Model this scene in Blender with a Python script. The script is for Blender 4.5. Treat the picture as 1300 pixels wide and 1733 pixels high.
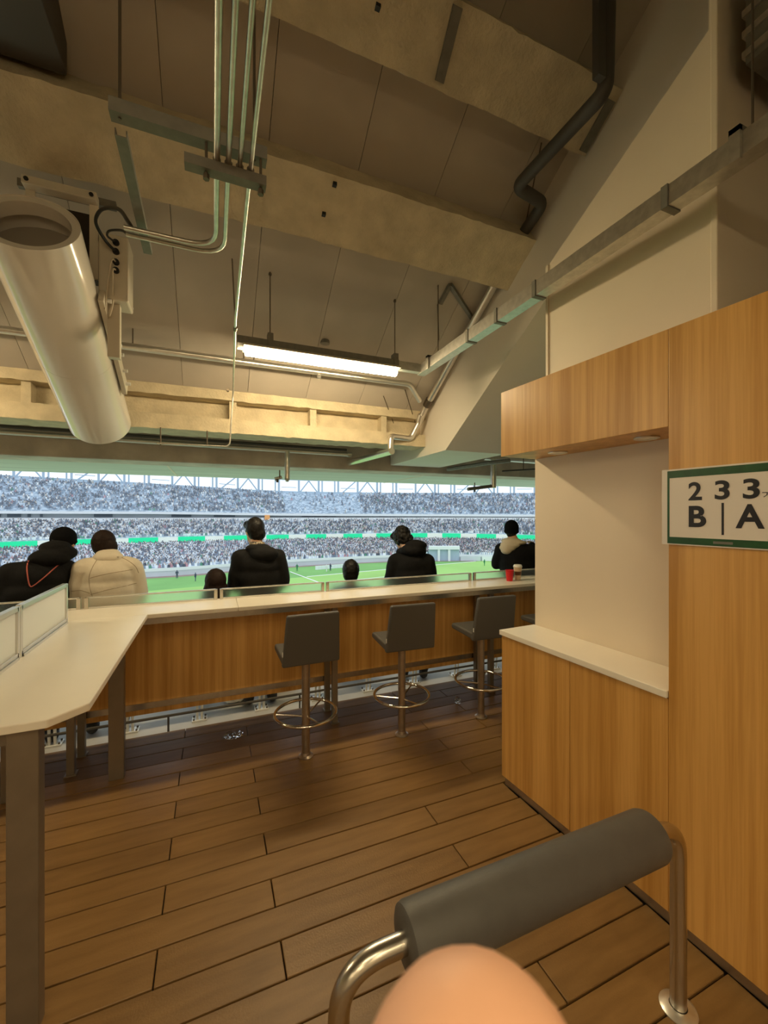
import bpy, bmesh, math, random
import numpy as np
from mathutils import Vector, Matrix, noise as mnoise
from mathutils.bvhtree import BVHTree

for o in list(bpy.data.objects):
    bpy.data.objects.remove(o, do_unlink=True)
random.seed(7)
rng = np.random.default_rng(7)
scene = bpy.context.scene
COL = scene.collection
PI = math.pi

# ------------------------------------------------------------------ camera
PSI = math.atan(289.5 / 700.0)            # camera heading, turned right from +Y
EYE = Vector((0, 0, 1.65))
cam_d = bpy.data.cameras.new('camera')
cam = bpy.data.objects.new('camera', cam_d)
COL.objects.link(cam)
cam.location = EYE
cam.rotation_euler = (PI / 2, 0, -PSI)
cam_d.sensor_width = 36.0
cam_d.lens = 36.0 * 700.0 / 1733.0
cam_d.shift_y = 3.5 / 1733.0
cam_d.clip_start = 0.005
cam_d.clip_end = 1500
cam_d.dof.use_dof = True
cam_d.dof.focus_distance = 3.6
cam_d.dof.aperture_fstop = 20.0
scene.camera = cam

# ------------------------------------------------------------------ world, exposure
world = bpy.data.worlds.new('overcast_sky')
scene.world = world
world.use_nodes = True
bg = world.node_tree.nodes['Background']
bg.inputs[0].default_value = (0.83, 0.93, 1.0, 1)
bg.inputs[1].default_value = 1.4
vs = scene.view_settings
vs.view_transform = 'Standard'
vs.look = 'None'
vs.exposure = 0.0
vs.gamma = 1.0
vs.use_curve_mapping = False
LAMP_POWER = 105.0
REAR_FILL_POWER = 23.0  # strength of the added fill lights behind the camera
LAMP_COL = (1.0, 0.79, 0.46)

# ------------------------------------------------------------------ materials
MATS = {}


def mat(name, col, rough=0.5, metal=0.0, var=0.0, vscale=8.0, stretch=(1, 1, 1), bump=0.0, bscale=60.0,
        col2=None, rnd=0.0, coat=0.0, spec=None, trans=0.0, ior=1.45, detail=4.0, alpha=None, vlo=0.3, vhi=0.7):
    m = bpy.data.materials.new(name)
    m.use_nodes = True
    nt = m.node_tree
    b = nt.nodes['Principled BSDF']
    b.inputs['Roughness'].default_value = rough
    b.inputs['Metallic'].default_value = metal
    b.inputs['Coat Weight'].default_value = coat
    b.inputs['Transmission Weight'].default_value = trans
    b.inputs['IOR'].default_value = ior
    if spec is not None:
        b.inputs['Specular IOR Level'].default_value = spec
    c4 = (*col, 1)
    b.inputs['Base Color'].default_value = c4
    need = var > 0 or col2 is not None or bump > 0
    if need:
        tc = nt.nodes.new('ShaderNodeTexCoord')
        mp = nt.nodes.new('ShaderNodeMapping')
        mp.inputs['Scale'].default_value = stretch
        nt.links.new(tc.outputs['Object'], mp.inputs[0])
    last = None
    if var > 0 or col2 is not None:
        n = nt.nodes.new('ShaderNodeTexNoise')
        n.inputs['Scale'].default_value = vscale
        n.inputs['Detail'].default_value = detail
        nt.links.new(mp.outputs[0], n.inputs['Vector'])
        r = nt.nodes.new('ShaderNodeValToRGB')
        r.color_ramp.elements[0].position = vlo
        r.color_ramp.elements[1].position = vhi
        if col2 is None:
            col2 = tuple(min(1, c * (1 + var)) for c in col)
            lo = tuple(c * (1 - var) for c in col)
        else:
            lo = col
        r.color_ramp.elements[0].color = (*lo, 1)
        r.color_ramp.elements[1].color = (*col2, 1)
        nt.links.new(n.outputs[0], r.inputs[0])
        last = r.outputs[0]
    if rnd > 0:
        oi = nt.nodes.new('ShaderNodeObjectInfo')
        mr = nt.nodes.new('ShaderNodeMapRange')
        mr.inputs['To Min'].default_value = 1 - rnd
        mr.inputs['To Max'].default_value = 1 + rnd
        nt.links.new(oi.outputs['Random'], mr.inputs[0])
        mx = nt.nodes.new('ShaderNodeVectorMath')
        mx.operation = 'SCALE'
        if last:
            nt.links.new(last, mx.inputs[0])
        else:
            mx.inputs[0].default_value = col
        nt.links.new(mr.outputs[0], mx.inputs['Scale'])
        last = mx.outputs[0]
    if last:
        nt.links.new(last, b.inputs['Base Color'])
    if bump > 0:
        n2 = nt.nodes.new('ShaderNodeTexNoise')
        n2.inputs['Scale'].default_value = bscale
        n2.inputs['Detail'].default_value = 3
        nt.links.new(tc.outputs['Object'], n2.inputs['Vector'])
        bp = nt.nodes.new('ShaderNodeBump')
        bp.inputs['Strength'].default_value = bump
        bp.inputs['Distance'].default_value = 0.01
        nt.links.new(n2.outputs[0], bp.inputs['Height'])
        nt.links.new(bp.outputs[0], b.inputs['Normal'])
    MATS[name] = m
    return m


def emis(name, col, strength):
    m = bpy.data.materials.new(name)
    m.use_nodes = True
    b = m.node_tree.nodes['Principled BSDF']
    b.inputs['Base Color'].default_value = (*col, 1)
    b.inputs['Emission Color'].default_value = (*col, 1)
    b.inputs['Emission Strength'].default_value = strength
    MATS[name] = m
    return m


def attr_mat(name, attr, rough=0.8):
    m = bpy.data.materials.new(name)
    m.use_nodes = True
    nt = m.node_tree
    a = nt.nodes.new('ShaderNodeAttribute')
    a.attribute_name = attr
    nt.links.new(a.outputs['Color'], nt.nodes['Principled BSDF'].inputs['Base Color'])
    nt.nodes['Principled BSDF'].inputs['Roughness'].default_value = rough
    MATS[name] = m
    return m


def stripes_wood(name, lo, hi, rough=0.35):
    """veneer with long vertical grain and broad vertical leaf-to-leaf bands"""
    m = bpy.data.materials.new(name)
    m.use_nodes = True
    nt = m.node_tree
    b = nt.nodes['Principled BSDF']
    b.inputs['Roughness'].default_value = rough
    tc = nt.nodes.new('ShaderNodeTexCoord')
    acc = None
    for sc, (sx, sy, sz), w in ((1.0, (9, 9, 0.12), 0.55), (1.0, (45, 45, 0.9), 0.3), (1.0, (160, 160, 5), 0.15)):
        mp = nt.nodes.new('ShaderNodeMapping')
        mp.inputs['Scale'].default_value = (sx, sy, sz)
        nt.links.new(tc.outputs['Object'], mp.inputs[0])
        n = nt.nodes.new('ShaderNodeTexNoise')
        n.inputs['Scale'].default_value = sc
        n.inputs['Detail'].default_value = 2
        nt.links.new(mp.outputs[0], n.inputs['Vector'])
        mu = nt.nodes.new('ShaderNodeMath')
        mu.operation = 'MULTIPLY'
        mu.inputs[1].default_value = w
        nt.links.new(n.outputs[0], mu.inputs[0])
        if acc is None:
            acc = mu.outputs[0]
        else:
            ad = nt.nodes.new('ShaderNodeMath')
            nt.links.new(acc, ad.inputs[0])
            nt.links.new(mu.outputs[0], ad.inputs[1])
            acc = ad.outputs[0]
    r = nt.nodes.new('ShaderNodeValToRGB')
    r.color_ramp.elements[0].position = 0.40
    r.color_ramp.elements[1].position = 0.60
    r.color_ramp.elements[0].color = (*lo, 1)
    r.color_ramp.elements[1].color = (*hi, 1)
    nt.links.new(acc, r.inputs[0])
    nt.links.new(r.outputs[0], b.inputs['Base Color'])
    MATS[name] = m
    return m


stripes_wood('oak', (0.49, 0.245, 0.056), (0.70, 0.40, 0.125))
mat('deck', (0.188, 0.102, 0.032), 0.42, var=0.0, col2=(0.262, 0.150, 0.053), vscale=3.0, stretch=(1.0, 7, 7), bump=0.12,
    bscale=140, rnd=0.10, detail=6)
mat('deck_dark', (0.125, 0.072, 0.034), 0.6, var=0.0, col2=(0.17, 0.10, 0.050), vscale=3.0, stretch=(1.0, 7, 7), bump=0.12, bscale=140, rnd=0.10,
    detail=6)  # darker tone for the board rows beneath the bar
mat('gap_black', (0.03, 0.022, 0.016), 0.9)
mat('wall_white', (0.78, 0.68, 0.545), 0.6, var=0.03, vscale=2.0, bump=0.05, bscale=300)
mat('panel_grey', (0.455, 0.405, 0.345), 0.75, var=0.10, vscale=1.6, bump=0.05, bscale=120)
mat('spray', (0.58, 0.50, 0.35), 0.95, var=0.14, vscale=7.0, bump=0.7, bscale=45)
mat('concrete', (0.55, 0.48, 0.40), 0.85, var=0.22, vscale=3.2, bump=0.15, bscale=80)
mat('soffit', (0.60, 0.64, 0.56), 0.8, var=0.10, vscale=1.2, stretch=(0.5, 3, 1))
mat('raker_white', (0.70, 0.64, 0.56), 0.6, var=0.04, vscale=1.5)
mat('duct_white', (0.72, 0.67, 0.60), 0.16, var=0.02, vscale=2, coat=0.3)
mat('duct_inner', (0.30, 0.26, 0.22), 0.8)
mat('galv', (0.56, 0.54, 0.49), 0.38, 0.9, var=0.12, vscale=30)
mat('galv_dark', (0.19, 0.18, 0.155), 0.6, 0.35, var=0.12, vscale=25)
mat('pipe_silver', (0.72, 0.69, 0.64), 0.28, 0.9, var=0.05, vscale=20)
mat('pipe_dark', (0.075, 0.068, 0.06), 0.55, 0.2)
mat('rod', (0.16, 0.13, 0.10), 0.5, 0.8)
mat('steel', (0.60, 0.56, 0.50), 0.27, 1.0, var=0.08, vscale=40, stretch=(1, 1, 0.05))
mat('chrome', (0.75, 0.72, 0.68), 0.12, 1.0)
mat('post_steel', (0.42, 0.35, 0.28), 0.34, 0.85, var=0.1, vscale=20)
mat('leg_brown', (0.245, 0.205, 0.16), 0.42, 0.55, var=0.08, vscale=10)
mat('top_cream', (0.87, 0.82, 0.73), 0.28, var=0.015, vscale=6)
mat('alu', (0.72, 0.71, 0.68), 0.33, 0.85)
g = bpy.data.materials.new('frost_white')
g.use_nodes = True
nt_ = g.node_tree
nt_.nodes.remove(nt_.nodes['Principled BSDF'])
mx_ = nt_.nodes.new('ShaderNodeMixShader')
for i_, k_ in enumerate(('ShaderNodeBsdfDiffuse', 'ShaderNodeBsdfTranslucent')):
    n_ = nt_.nodes.new(k_)
    n_.inputs[0].default_value = (0.93, 0.96, 0.97, 1)
    nt_.links.new(n_.outputs[0], mx_.inputs[1 + i_])
nt_.links.new(mx_.outputs[0], nt_.nodes['Material Output'].inputs[0])
MATS['frost_white'] = g
mat('leather', (0.088, 0.084, 0.079), 0.52, bump=0.12, bscale=500)
mat('foam', (0.105, 0.102, 0.099), 0.5, var=0.08, vscale=14, bump=0.10, bscale=400)
mat('black', (0.012, 0.012, 0.012), 0.6)
mat('cable_black', (0.01, 0.01, 0.01), 0.45)
mat('cable_cream', (0.6, 0.53, 0.42), 0.5)
mat('box_cream', (0.62, 0.56, 0.46), 0.5)
mat('paper', (0.78, 0.72, 0.66), 0.45, coat=0.2)
mat('sign_green', (0.014, 0.075, 0.022), 0.35, var=0.25, vscale=25)
mat('ink', (0.012, 0.010, 0.014), 0.4)
mat('terrace', (0.46, 0.46, 0.47), 0.55, var=0.08, vscale=3)
mat('label_white', (0.85, 0.85, 0.83), 0.5)
emis('lamp_glow', LAMP_COL, LAMP_POWER)
emis('rear_fill', LAMP_COL, REAR_FILL_POWER)
emis('lamp_glow_rear', LAMP_COL, LAMP_POWER * 0.36)

g = bpy.data.materials.new('screen_glass')
g.use_nodes = True
gb = g.node_tree.nodes['Principled BSDF']
gb.inputs['Base Color'].default_value = (0.97, 0.99, 0.98, 1)
gb.inputs['Roughness'].default_value = 0.30
gb.inputs['Transmission Weight'].default_value = 1.0
gb.inputs['IOR'].default_value = 1.35
MATS['screen_glass'] = g
g = bpy.data.materials.new('clear_plastic')
g.use_nodes = True
gb = g.node_tree.nodes['Principled BSDF']
gb.inputs['Base Color'].default_value = (0.95, 0.95, 0.95, 1)
gb.inputs['Roughness'].default_value = 0.06
gb.inputs['Transmission Weight'].default_value = 1.0
gb.inputs['IOR'].default_value = 1.3
MATS['clear_plastic'] = g

# ------------------------------------------------------------------ mesh helpers


def worldloc(o):
    v = Vector((0, 0, 0))
    while o is not None:
        v += o.location
        o = o.parent
    return v


class MB:
    def __init__(self):
        self.v = []
        self.f = []

    def add(self, vs, fs):
        k = len(self.v)
        self.v += [Vector(p) for p in vs]
        self.f += [tuple(i + k for i in f) for f in fs]
        return self

    def box(self, x0, x1, y0, y1, z0, z1, M=None):
        vs = [Vector((x, y, z)) for z in (z0, z1) for y in (y0, y1) for x in (x0, x1)]
        if M is not None:
            vs = [M @ p for p in vs]
        return self.add(vs, [(0, 2, 3, 1), (4, 5, 7, 6), (0, 1, 5, 4), (2, 6, 7, 3), (0, 4, 6, 2), (1, 3, 7, 5)])

    def prism(self, poly, a0, a1, axis='x'):
        """poly: 2-D outline; axis: extrusion axis (x: poly is (y,z), y: (x,z), z: (x,y))"""
        n = len(poly)

        def mk(p, a):
            return {'x': (a, p[0], p[1]), 'y': (p[0], a, p[1]), 'z': (p[0], p[1], a)}[axis]
        vs = [mk(p, a0) for p in poly] + [mk(p, a1) for p in poly]
        fs = [tuple(range(n))[::-1], tuple(range(n, 2 * n))] + [(i, (i + 1) % n, n + (i + 1) % n, n + i) for i in range(n)]
        return self.add(vs, fs)

    def cyl(self, p0, p1, r0, r1=None, n=16, caps=True):
        r1 = r0 if r1 is None else r1
        p0, p1 = Vector(p0), Vector(p1)
        ax = (p1 - p0).normalized()
        u = ax.orthogonal().normalized()
        w = ax.cross(u)
        ring = [(math.cos(2 * PI * i / n), math.sin(2 * PI * i / n)) for i in range(n)]
        vs = [p0 + r0 * (c * u + s * w) for c, s in ring] + [p1 + r1 * (c * u + s * w) for c, s in ring]
        fs = [(i, (i + 1) % n, n + (i + 1) % n, n + i) for i in range(n)]
        if caps:
            fs += [tuple(range(n))[::-1], tuple(range(n, 2 * n))]
        return self.add(vs, fs)

    def tube(self, pts, r, n=10, closed=False, flat=None):
        pts = [Vector(p) for p in pts]
        m = len(pts)
        vs, fs = [], []
        prev = None
        for i, p in enumerate(pts):
            if closed:
                t = pts[(i + 1) % m] - pts[i - 1]
            else:
                t = pts[min(i + 1, m - 1)] - pts[max(i - 1, 0)]
            t.normalize()
            if prev is None:
                u = t.orthogonal().normalized()
            else:
                u = (prev - t * prev.dot(t)).normalized()
            prev = u
            w = t.cross(u)
            rr = r[i] if isinstance(r, (list, tuple)) else r
            vs += [p + rr * (math.cos(2 * PI * k / n) * u + math.sin(2 * PI * k / n) * w) for k in range(n)]
        seg = m if closed else m - 1
        for i in range(seg):
            a, b = i * n, ((i + 1) % m) * n
            fs += [(a + k, a + (k + 1) % n, b + (k + 1) % n, b + k) for k in range(n)]
        if not closed:
            fs += [tuple(range(n))[::-1], tuple(range((m - 1) * n, m * n))]
        return self.add(vs, fs)

    def lathe(self, prof, c=(0, 0, 0), n=24, closed=False):
        c = Vector(c)
        m = len(prof)
        vs = [c + Vector((r * math.cos(2 * PI * k / n), r * math.sin(2 * PI * k / n), z)) for r, z in prof for k in range(n)]
        fs = []
        for i in range(m if closed else m - 1):
            a, b = i * n, ((i + 1) % m) * n
            fs += [(a + k, a + (k + 1) % n, b + (k + 1) % n, b + k) for k in range(n)]
        if not closed:
            fs += [tuple(range(n))[::-1], tuple(range((m - 1) * n, m * n))]
        return self.add(vs, fs)

    def mesh(self, name, off=Vector((0, 0, 0))):
        me = bpy.data.meshes.new(name)
        me.from_pydata([tuple(p - off) for p in self.v], [], self.f)
        bm = bmesh.new()
        bm.from_mesh(me)
        bmesh.ops.recalc_face_normals(bm, faces=bm.faces)
        bm.to_mesh(me)
        bm.free()
        return me

    def build(self, name, m, parent=None, smooth=False, bevel=0.0, origin=None, local=False, segs=2):
        if local:
            off = Vector((0, 0, 0))
        elif parent is not None:
            off = worldloc(parent)
            if origin is not None:
                off = Vector(origin)
        elif origin is not None:
            off = Vector(origin)
        else:
            xs = [p.x for p in self.v]
            ys = [p.y for p in self.v]
            zs = [p.z for p in self.v]
            off = Vector(((min(xs) + max(xs)) / 2, (min(ys) + max(ys)) / 2, min(zs)))
        me = self.mesh(name, off)
        me.materials.append(MATS[m])
        o = bpy.data.objects.new(name, me)
        COL.objects.link(o)
        if parent is not None:
            o.parent = parent
            if origin is not None and not local:
                o.location = off - worldloc(parent)
        elif not local:
            o.location = off
        if smooth:
            me.polygons.foreach_set('use_smooth', [True] * len(me.polygons))
            if smooth == 'auto':
                sharp_by_angle(me, 40)
        if bevel > 0:
            b = o.modifiers.new('bevel', 'BEVEL')
            b.width = bevel
            b.segments = segs
            b.limit_method = 'ANGLE'
        return o


def sharp_by_angle(me, deg):
    bm = bmesh.new()
    bm.from_mesh(me)
    for e in bm.edges:
        if len(e.link_faces) == 2 and e.calc_face_angle(0) > math.radians(deg):
            e.smooth = False
    bm.to_mesh(me)
    bm.free()


def empty(name, loc, rz=0.0, parent=None):
    o = bpy.data.objects.new(name, None)
    COL.objects.link(o)
    o.location = loc
    o.rotation_euler = (0, 0, rz)
    o.empty_display_size = 0.1
    if parent:
        o.parent = parent
    return o


def tag(o, label=None, cat=None, group=None, kind=None):
    if label:
        o['label'] = label
    if cat:
        o['category'] = cat
    if group:
        o['group'] = group
    if kind:
        o['kind'] = kind
    return o


def copy_tree(o, parent=None):
    c = o.copy()
    COL.objects.link(c)
    if parent is not None:
        c.parent = parent
    for ch in o.children:
        copy_tree(ch, c)
    return c


def arc_path(pts, r, n=6):
    """polyline with rounded corners"""
    pts = [Vector(p) for p in pts]
    out = [pts[0]]
    for i in range(1, len(pts) - 1):
        a, b, c = pts[i - 1], pts[i], pts[i + 1]
        d0, d1 = (a - b), (c - b)
        rr = min(r, d0.length * 0.45, d1.length * 0.45)
        s, e = b + d0.normalized() * rr, b + d1.normalized() * rr
        for k in range(n + 1):
            t = k / n
            out.append((1 - t) ** 2 * s + 2 * t * (1 - t) * b + t * t * e)
    out.append(pts[-1])
    return out


def spline(pts, n=8):
    pts = [Vector(p) for p in pts]
    P = [pts[0]] + pts + [pts[-1]]
    out = []
    for i in range(1, len(P) - 2):
        for k in range(n):
            t = k / n
            p0, p1, p2, p3 = P[i - 1], P[i], P[i + 1], P[i + 2]
            out.append(0.5 * ((2 * p1) + (p2 - p0) * t + (2 * p0 - 5 * p1 + 4 * p2 - p3) * t * t + (3 * p1 - p0 - 3 * p2 + p3) * t ** 3))
    out.append(pts[-1])
    return out


def struct(name, mb, m, **k):
    o = mb.build(name, m, **k)
    o['kind'] = 'structure'
    return o


# ------------------------------------------------------------------ the cabinet frame: a line turned 3 degrees from +Y
CO = Vector((1.627, 2.062, 0))
CU = Vector((0.0553, -0.9985, 0))
CV = Vector((0.9985, 0.0553, 0))
CM = Matrix(((CU.x, CV.x, 0, CO.x), (CU.y, CV.y, 0, CO.y), (0, 0, 1, 0), (0, 0, 0, 1)))   # (u, v, z) -> world


def cab(u, v, z):
    return CM @ Vector((u, v, z))


# ================================================================== ROOM SHELL
# ---- floor with separate deck boards
YF = 3.53
floor = struct('floor', MB().box(-6, 7, -4, YF, -0.12, -0.022), 'gap_black')
floor['label'] = 'brown composite deck floor of long boards in front of the bar'
PW = 0.1459
y_edge = 2.948 + 4 * PW
row = -4
boards = {}


def board(x0, x1, y0, y1, dark_row):
    L, W = x1 - x0, y1 - y0
    key = (round(L, 3), round(W, 3), dark_row)
    if key not in boards:
        mb = MB().box(-L / 2, L / 2, -W / 2, W / 2, -0.022, 0)
        me = mb.mesh('plank')
        me.materials.append(MATS['deck_dark' if dark_row else 'deck'])
        boards[key] = me
    o = bpy.data.objects.new('plank', boards[key])
    COL.objects.link(o)
    o.parent = floor
    o.location = Vector(((x0 + x1) / 2, (y0 + y1) / 2, random.uniform(-0.0012, 0.0))) - floor.location
    bv = o.modifiers.new('bevel', 'BEVEL')
    bv.width = 0.002
    bv.segments = 1
    return o


while True:
    y1 = 2.948 - row * PW
    y0 = y1 - PW
    if y1 < -0.9:
        break
    A = (row % 2 == 0)
    if A:
        seams = [-0.194 - 1.724 * 2, -0.194 - 1.724, -0.194, (1.107 if row >= 6 else 1.53), 3.25]
    else:
        seams = [0.242 - 1.724 * 2, 0.242 - 1.724, 0.242, 1.962, 3.69]
    lo, hi = -4.2, 4.6
    if y0 < 2.05:
        mid = (y0 + y1) / 2
        hi = 1.645 + 0.0553 * (2.062 - mid)
    pts = [lo] + [s for s in seams if lo + 0.1 < s < hi - 0.08] + [hi]
    for a, b in zip(pts[:-1], pts[1:]):
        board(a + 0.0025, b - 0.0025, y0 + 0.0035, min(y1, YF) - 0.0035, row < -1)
    row += 1

# ---- sloping ceiling (underside of the upper tier): z = 5.76 - 0.64 y, panels 0.6 m wide
SL = 0.64


def zc(y):
    return 5.76 - SL * y


ceiling = struct('ceiling', MB().prism([(4.47, zc(4.47) + 0.10), (-4.0, zc(-4.0) + 0.10), (-4.0, zc(-4) + 0.4), (4.6, zc(4.47) + 0.4)],
                                       -6, 7), 'gap_black')
ceiling['label'] = 'sloping grey panelled ceiling under the upper seating tier'
pm = {}
for k in range(-10, 8):
    x0 = 0.33 + 0.6 * (k - 1)
    x1 = x0 + 0.6
    if x0 < -5.9 or x1 > 6.9:
        continue
    if 0 not in pm:
        me = MB().prism([(4.47, zc(4.47)), (-3.95, zc(-3.95)), (-3.95, zc(-3.95) + 0.1), (4.47, zc(4.47) + 0.1)], -0.2982, 0.2982).mesh('panel')
        me.materials.append(MATS['panel_grey'])
        pm[0] = me
    o = bpy.data.objects.new('panel', pm[0])
    COL.objects.link(o)
    o.parent = ceiling
    o.location = Vector(((x0 + x1) / 2, 0, 0)) - ceiling.location
MB().box(-6, 7, 4.45, 5.75, 2.96, 3.2).build('closure_slab', 'concrete', ceiling)

# ---- enclosing walls out of the frame, added to keep the sky light out
struct('wall_left', MB().box(-6.2, -6, -4, 5.6, 0, 8.6), 'wall_white')
struct('wall_back', MB().box(-6.2, 7.2, -4.2, -4, 0, 8.8), 'wall_white')
struct('wall_far_right', MB().box(7, 7.2, -4, 5.6, 0, 8.6), 'wall_white')

# ---- wall under the raker, behind the cabinets
wr = empty('wall_right', cab(0, 0.38, 0))
wr['kind'] = 'structure'
wr['label'] = 'cream wall above the wooden cabinets with a slanted top edge'
mb = MB()
poly = [(0, 0), (0.956, 0), (0.956, 3.25 + 0.62 * 0.956), (0, 3.25)]
vs_ = [cab(u, 0.38, z) for u, z in poly] + [cab(u, 1.9, z) for u, z in poly]
mb.add(vs_, [(0, 1, 2, 3), (7, 6, 5, 4), (0, 4, 5, 1), (1, 5, 6, 2), (2, 6, 7, 3), (3, 7, 4, 0)])
mb.build('wall_panel', 'wall_white', wr)
MB().box(0.93, 0.957, 0.372, 3.5, 0, 5.4, CM).build('return_wall', 'wall_white', wr)
MB().box(0.94, 0.968, 0.362, 0.388, 2.39, 5.4, CM).build('corner_trim', 'wall_white', wr, bevel=0.004)
MB().box(0.0, 0.018, 0.372, 0.39, 2.39, 3.26, CM).build('edge_trim', 'wall_white', wr)
MB().box(0, 0.972, 0.28, 0.381, 0.0, 2.39, CM).build('niche_back', 'wall_white', wr)

# ---- raker beam
rk = MB()
ykn, zk = 4.006, 2.364
prof = [(ykn, zk), (5.553, zk), (5.553, 3.1), (4.47, 3.02), (-3.0, zc(-3.0) + 0.05), (-3.0, zk + SL * (ykn + 3.0))]
rk.prism(prof, 2.40, 3.22)
o = rk.build('raker_beam', 'raker_white')
tag(o, 'broad cream sloping raker beam coming down to the spectators opening', 'beam')

# ---- sprayed cross beams (run along x)


def rough_box_beam(name, ylo, yhi, drop, x0, x1, label, depth=0.34):
    """a beam under the ceiling whose soffit lies parallel to it, with a lumpy sprayed coat"""
    n = 150
    pr = []
    zlo, zhi = zc(ylo) - drop, zc(yhi) - drop
    nrm = Vector((SL, 1)).normalized()
    ring = []
    for t in (0, 0.25, 0.5, 0.75, 1):
        ring.append((ylo + (yhi - ylo) * t, zlo + (zhi - zlo) * t))
    for t in (0.33, 0.66, 1):
        ring.append((yhi + nrm.x * depth * t, zhi + nrm.y * depth * t))
    for t in (0, 0.5, 0.9):
        ring.append((ylo + nrm.x * depth * (1 - t), zlo + nrm.y * depth * (1 - t)))
    m = len(ring)
    vs, fs = [], []
    for i in range(n + 1):
        x = x0 + (x1 - x0) * i / n
        for j, (y, z) in enumerate(ring):
            q = Vector((x * 5, y * 9 + j, z * 9))
            a = 0.009 * mnoise.noise(q) + 0.006 * mnoise.noise(q * 4)
            b = 0.009 * mnoise.noise(q + Vector((9, 4, 2))) + 0.006 * mnoise.noise(q * 4 + Vector((3, 3, 1)))
            vs.append((x, y + a, z + b))
    for i in range(n):
        for j in range(m):
            fs.append((i * m + j, i * m + (j + 1) % m, (i + 1) * m + (j + 1) % m, (i + 1) * m + j))
    fs.append(tuple(range(m)))
    fs.append(tuple(range(n * m, n * m + m)))
    o = MB().add(vs, fs).build(name, 'spray', smooth=True)
    sharp_by_angle(o.data, 50)
    return tag(o, label, 'beam', 'sprayed beams across the sloping ceiling')


b2 = rough_box_beam('steel_beam', 2.95, 2.60, 0.25, -5.9, 2.405, 'sprayed cream ceiling beam crossing above the conduit brackets')
b1 = rough_box_beam('steel_beam', 2.13, 1.84, 0.25, -5.9, 2.405, 'sprayed cream ceiling beam highest up, below the dark top of the picture')
for bm_, x, y in ((b2, 0.706, 2.796), (b2, 0.74, 2.64), (b1, 0.78, 1.97)):
    z = zc(y) - 0.25
    MB().box(x - 0.013, x + 0.013, y - 0.013, y + 0.013, z - 0.012, z + 0.03).build('anchor_socket', 'black', bm_)


def strap_plate(p0, p1, w, label):
    p0, p1 = Vector(p0), Vector(p1)
    dn = Vector((0, -SL, -1)).normalized() * 0.022
    sx = Vector((w / 2, 0, 0))
    a, b = p0 + dn, p1 + dn
    vs = [a - sx, a + sx, b + sx, b - sx]
    vs = vs + [v - dn * 0.7 for v in vs]
    o = MB().add(vs, [(0, 1, 2, 3), (7, 6, 5, 4), (0, 4, 5, 1), (1, 5, 6, 2), (2, 6, 7, 3), (3, 7, 4, 0)]).build('strap_plate', 'galv_dark')
    tag(o, label, 'bracket')


strap_plate((1.185, 1.86, zc(1.86) - .25), (1.212, 2.10, zc(2.10) - .25), 0.055, 'dark flat steel plate across the highest beam, left one')
strap_plate((2.35, 1.89, zc(1.89) - .25), (2.352, 2.115, zc(2.115) - .25), 0.06, 'dark flat steel plate at the right end of the highest beam')

o = MB().box(-1.9, -0.70, 2.08, 2.62, zc(2.62) - 0.16, zc(2.3) + 0.02).build('ceiling_box', 'pipe_dark', bevel=0.01)
tag(o, 'dark box fixed under the ceiling in the top left corner', 'box')

# ---- lowest beam: an H section with stiffeners, sprayed
hb = empty('steel_beam', (-1.8, 4.66, 2.487))
tag(hb, 'lowest sprayed H-shaped beam with stiffeners above the opening', 'beam')


def rough_bar(x0, x1, y0, y1, z0, z1, name, parent, n=160, amp=0.010):
    ring = []
    for a, b in (((y0, z0), (y1, z0)), ((y1, z0), (y1, z1)), ((y1, z1), (y0, z1)), ((y0, z1), (y0, z0))):
        for t in (0, 0.5):
            ring.append((a[0] + (b[0] - a[0]) * t, a[1] + (b[1] - a[1]) * t))
    m = len(ring)
    vs, fs = [], []
    for i in range(n + 1):
        x = x0 + (x1 - x0) * i / n
        for j, (y, z) in enumerate(ring):
            q = Vector((x * 9, y * 9 + j * 1.7, z * 9))
            vs.append((x, y + amp * mnoise.noise(q), z + amp * mnoise.noise(q * 1.7 + Vector((5, 1, 2)))))
    for i in range(n):
        for j in range(m):
            fs.append((i * m + j, i * m + (j + 1) % m, (i + 1) * m + (j + 1) % m, (i + 1) * m + j))
    fs.append(tuple(range(m)))
    fs.append(tuple(range(n * m, n * m + m)))
    o = MB().add(vs, fs).build(name, 'spray', parent, smooth=True)
    sharp_by_angle(o.data, 50)
    return o


rough_bar(-5.9, 2.405, 4.47, 4.82, 2.80, 2.95, 'top_flange', hb)
rough_bar(-5.9, 2.405, 4.48, 4.82, 2.472, 2.615, 'bottom_flange', hb)
rough_bar(-5.9, 2.405, 4.62, 4.70, 2.55, 2.83, 'web', hb)
for x in (-4.1, -2.6, -1.5, 0.19, 1.02, 1.86):
    rough_bar(x - 0.035, x + 0.035, 4.50, 4.66, 2.55, 2.83, 'stiffener', hb, n=3, amp=0.012)

# ---- concrete edge beam and the outer soffit
o = MB().box(-6, 7, 5.6, 6.05, 2.277, 3.3).build('edge_beam', 'concrete', bevel=0.012)
tag(o, 'long concrete edge beam above the opening to the stadium', 'beam')
so = struct('soffit_slab', MB().box(-9, 12, 6.05, 7.75, 2.285, 2.7), 'soffit')
so['label'] = 'pale horizontal soffit outside the concrete beam'
for x in (-0.55, 3.2):
    MB().box(x - 0.012, x + 0.012, 6.06, 7.74, 2.278, 2.2855).build('joint_strip', 'wall_white', so)

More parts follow.
